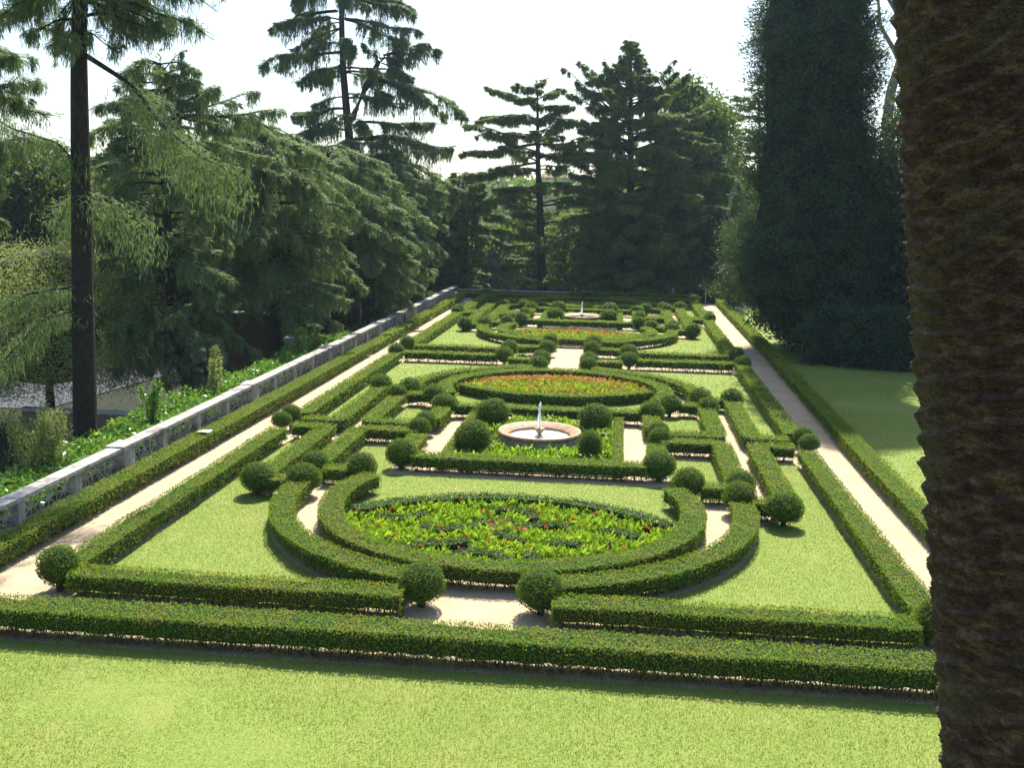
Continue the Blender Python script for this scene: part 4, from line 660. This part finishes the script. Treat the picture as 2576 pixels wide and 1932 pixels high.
def shrub(x, Y, z0, h_, w_, mat, label, n=900, tuft=(.14, .06), seed=1, shoots=5):
    rs = np.random.default_rng(seed); root = empty('shrub', (x, Y, z0), label, 'shrub'); lm = MB(); sb = MB()
    for k in range(shoots):
        a = rs.uniform(0, 6.28); e = np.array([x+math.cos(a)*w_*.6*rs.uniform(.2, 1), Y+math.sin(a)*w_*.5, z0+h_*rs.uniform(.7, 1)]); b_ = np.array([x, Y, z0]); sb.tube([b_, (b_+e)/2+[0, 0, h_*.1], e], [.03, .02, .008], 4)
        m_ = n//shoots; t_ = rs.uniform(.25, 1, m_)[:, None]; lm.leaves(b_+(e-b_)*t_+rs.normal(size=(m_, 3))*w_*.16*(1.25-t_), unit(m_, rs)+[0, 0, .4], tuft[0], tuft[1], rs)
    sb.build('stems', M_twig, root); lm.build('foliage', mat, root)
shrub(-17.2, 27.5, -.3, 2.6, 1.7, M_olive, 'pale feathery shrub at the lower left beside the tall trunk', 4200, (.16, .035), 3, 14)
shrub(-16.6, 33.5, .2, 1.9, .9, M_cover, 'bright young shrub sprouting above the ground cover by the tall trunk', 900, seed=4)
shrub(-16.7, 39.5, .2, 2.0, .9, M_olive, 'upright silvery shrub sprouting behind the middle of the balustrade', 900, seed=5, shoots=4)
shrub(-17.3, 41.5, .2, 2.4, .8, M_olive, 'taller silvery shrub behind the middle of the balustrade', 900, seed=6, shoots=3)
shrub(-16.6, 50.5, .2, 1.8, 1.1, M_cover, 'leafy green shrub where cedars overhang the balustrade', 900, seed=8)
# road, walls
mb = MB(); mb.add([(-60, 50, -3.6), (-31, 50.5, -3.0), (-29, 66, -3.0), (-60, 66, -3.6)], [(0, 1, 2, 3)]); o = mb.build('road', M_asph); o['kind'] = 'structure'
root = empty('retaining_wall', (-24.4, 42, -2.5), 'low ochre garden wall behind the tall bare trunk', 'wall')
mb = MB(); mb.box(-27, -21.5, 42, 42.35, -3.5, -1.2); mb.build('wall_face', M_wall, root); mb = MB(); mb.box(-27.1, -21.4, 41.92, 42.43, -1.198, -1.08); mb.build('coping', M_stone, root)
root = empty('brick_pier', (-22.5, 57.5, -3), 'dark reddish brick wall block in the shade under the cedars', 'wall')
mb = MB(); mb.box(-24.6, -20.5, 57.2, 58, -3.5, 1.75); mb.build('brickwork', M_brick, root); mb = MB(); mb.box(-24.75, -20.35, 57.05, 58.15, 1.753, 1.86); mb.build('coping', M_stone, root)
root = empty('printed_banner', (-19.2, 58, -1), 'white banner with pink patches leaning under the cedar branches', 'banner')
mb = MB(); mb.box(-20.0, -18.3, 57.95, 58.0, -1.6, .35); mb.build('sheet', M_paper, root)
mb = MB(); mb.box(-19.3, -18.9, 57.944, 57.949, -.5, .1); mb.box(-18.8, -18.55, 57.944, 57.949, -.3, -.05); mb.build('print', M_pink, root)
# litter
def scrap(x, y, z, s_, label, seed):
    rs = np.random.default_rng(seed); V = np.array([(a*s_*1.4, b_*s_, .03*rs.normal()+.02*(a*b_)) for b_ in (-.5, 0, .5) for a in (-.5, 0, .5)])+[x, y, z]
    mb = MB(); Q = [(0, 1, 4, 3), (1, 2, 5, 4), (3, 4, 7, 6), (4, 5, 8, 7)]; mb.add(V, Q); mb.add(V-[0, 0, .004], [q[::-1] for q in Q]); o = mb.build('paper_scrap', M_paper); tag(o, label, 'litter')
scrap(-14.0, 32.1, .66, .34, 'crumpled white paper lying on the hedge beside the balustrade', 1)
root = empty('white_box', (3.2, 20.1, 0), 'small white box on the ground behind the front right hedge', 'box')
mb = MB(); mb.box(3.05, 3.35, 20.0, 20.2, 0, .2); mb.build('body', M_paper, root); mb = MB(); mb.box(3.04, 3.36, 19.99, 20.21, .202, .23); mb.build('lid', M_metal, root)
# far posts with chain
for k, x in enumerate((8.0, 5.0)):
    root = empty('chain_post', (x, 93.5, 0), ['white metal post left of its twin at the far garden end', 'white metal post right of its twin at the far garden end'][1-k], 'post', 'posts at the far end')
    mb = MB(); mb.tube([(x, 93.5, -.3), (x, 93.5, 1.1)], [.06, .05], 8); mb.build('shaft', M_metal, root); mb = MB(); mb.lathe([(.001, 1.22), (.08, 1.17), (.08, 1.12), (.001, 1.08)], 10, x, 93.5); mb.build('cap', M_metal, root)
# grey roof at the right
root = empty('garden_shed', (21.5, 71, 1), 'grey pitched roof showing between the tall hedge and the palm', 'building')
mb = MB(); mb.add([(18.3, 69.6, 3.3), (24, 69.6, 3.3), (24, 72, 5.4), (20.4, 72, 5.4), (18.3, 74.4, 3.3), (24, 74.4, 3.3)], [(0, 1, 2, 3), (3, 2, 5, 4)], [(0, 3, 4)]); mb.build('roof', M_grey, root)
mb = MB(); mb.box(18.9, 24, 70.2, 73.8, 0, 3.25); mb.build('wall', M_house, root)
# hills: wood and houses
rs = np.random.default_rng(9); n = 1500; X = rs.uniform(-170, 90, n); Y = rs.uniform(185, 330, n); Z = terr(X, Y); per = 22
P = np.repeat(np.stack([X, Y, Z+1.8], -1), per, 0)+rs.normal(size=(n*per, 3))*[1.9, 1.9, 1.3]; mb = MB(); mb.leaves(P, unit(n*per, rs)+[0, 0, .3], 2.0, 1.2, rs)
o = mb.build('hillside_wood', M_light); o['kind'] = 'stuff'; tag(o, 'hazy green woods covering the distant hillside', 'wood')
def house(x, Y, z, w_, d_, h_, label, nw):
    root = empty('house', (x, Y, z), label, 'house', 'distant houses'); mb = MB(); mb.box(x-w_/2, x+w_/2, Y-d_/2, Y+d_/2, z-3, z+h_); mb.build('wall', M_house, root)
    mb = MB(); e = .5; V = [(x-w_/2-e, Y-d_/2-e, z+h_+.01), (x+w_/2+e, Y-d_/2-e, z+h_+.01), (x+w_/2+e, Y+d_/2+e, z+h_+.01), (x-w_/2-e, Y+d_/2+e, z+h_+.01), (x-w_/4, Y, z+h_+1.6), (x+w_/4, Y, z+h_+1.6)]
    mb.add(V, [(0, 1, 5, 4), (2, 3, 4, 5), (3, 2, 1, 0)], [(1, 2, 5), (3, 0, 4)]); mb.build('roof', M_roof, root)
    for k in range(nw):
        xx_ = x-w_/2+w_*(k+.5)/nw; mb = MB(); mb.box(xx_-.4, xx_+.4, Y-d_/2-.03, Y-d_/2+.01, z+h_-2.4, z+h_-1); mb.build('window', M_glass, root)
house(-19, 286, 11.5, 9, 7, 4.6, 'pale distant house with a tiled roof seen right of the bare cedar trunk', 5)
house(-40, 290, 10, 12, 7, 5, 'distant pale house on the hill left of the bare cedar trunk', 6)
house(-3.2, 132, -1.8, 5, 4, 3.4, 'low house with a red roof glimpsed under the cedars', 3)
house(-23.5, 142, -5, 7, 6, 5.5, 'pale building glimpsed through the weeping cedars', 6)
# ---------------------------------------------------------------- palm trunk
def palm():
    A = np.array([1.66, 5.08, 9.68]); B_ = np.array([2.05, 4.44, 5.98]); d = (A-B_)/(A-B_)[2]; base = B_-d*(5.98+.6); top = B_+d*(13.5-5.98); r_ = .46
    r_ -= .018; root = empty('palm_trunk', tuple(base), 'massive rough brown palm trunk cutting off the right side of the view', 'tree')
    nz, na = 1500, 560; zz = np.concatenate([np.linspace(0, .38, 120), np.linspace(.381, .72, nz-240), np.linspace(.721, 1, 120)]); th = np.arange(na)*2*math.pi/na
    Z, T = np.meshgrid(zz, th, indexing='ij'); h_ = Z*(top[2]-base[2]); cyl = np.stack([np.cos(T), np.sin(T), h_*1.6], -1).reshape(-1, 3)
    # irregular slanted leaf-base ledges
    wv = .5*vnoise(cyl*[1.4, 1.4, .9], 1, 1)+.35*vnoise(cyl*[3.5, 3.5, 1.8], 1, 2); wv = wv.reshape(Z.shape)
    ph = h_/.115-T*8/(2*math.pi)+wv*1.5; fr = ph-np.floor(ph); saw = np.where(fr < .72, (fr/.72)**1.2, ((1-fr)/.28))
    side = np.floor(ph); ang = (T*11/(2*math.pi)+side*.5+.25*wv); seg = np.abs(np.sin(ang*math.pi))**.5
    amp = .6+.5*vnoise(cyl*[2, 2, 1.2], 1, 5).reshape(Z.shape)
    rr_ = r_+.058*saw*amp*(.6+.4*seg)+.012*vnoise(cyl*[9, 9, 6], 1, 3).reshape(Z.shape)+.006*vnoise(cyl*[22, 22, 30], 1, 4).reshape(Z.shape)+.004*np.random.default_rng(1).normal(size=Z.shape)-.02
    c = base[None, None]+d[None, None]*h_[..., None]; V = c+np.stack([np.cos(T), np.sin(T), T*0], -1)*rr_[..., None]
    i = np.arange(nz-1)[:, None]*na; j = np.arange(na)[None]; j2 = (j+1) % na
    V = V.reshape(-1, 3); me = mesh('trunk', V, np.stack([i+j, i+j2, i+na+j2, i+na+j], -1).reshape(-1, 4), M_palm, smooth=True); link('trunk', me, root)
    rs = np.random.default_rng(8); n = 9000; a = rs.integers(200, nz-200, n); b2 = rs.integers(0, na, n); pick = (fr[a, b2] > .45) | (rs.uniform(0, 1, n) < .25); a = a[pick]; b2 = b2[pick]; n = len(a)
    P = V.reshape(nz, na, 3)[a, b2]; O = np.stack([np.cos(th[b2]), np.sin(th[b2]), b2*0.], -1); Tn = np.stack([-np.sin(th[b2]), np.cos(th[b2]), b2*0.], -1)
    D = Tn*rs.normal(size=(n, 1))*.7+O*rs.uniform(.05, .7, (n, 1))+np.array([0, 0, 1.])*rs.normal(.5, .6, (n, 1)); mb = MB(); mb.leaves(P-O*.006, D, rs.uniform(.010, .030, n), rs.uniform(.004, .012, n), rs, flat=O+unit(n, rs)*.5)
    ob = mb.build('bark_fibres', M_palm, root); ob['kind'] = 'stuff'
palm()

mb = MB(); mb.box(-660, 660, -45, 960, -14, 60)
m = bpy.data.materials.new('haze_air'); m.use_nodes = True; t = m.node_tree; t.nodes.remove(t.nodes['Principled BSDF']); pv = t.nodes.new('ShaderNodeVolumePrincipled')
pv.inputs['Color'].default_value = (.66, .86, 1, 1); pv.inputs['Density'].default_value = .0002; pv.inputs['Anisotropy'].default_value = .35; t.links.new(pv.outputs[0], t.nodes['Material Output'].inputs['Volume'])
o = mb.build('haze', m); o['kind'] = 'stuff'; tag(o, 'thin bluish summer haze in the air over the whole garden', 'haze')
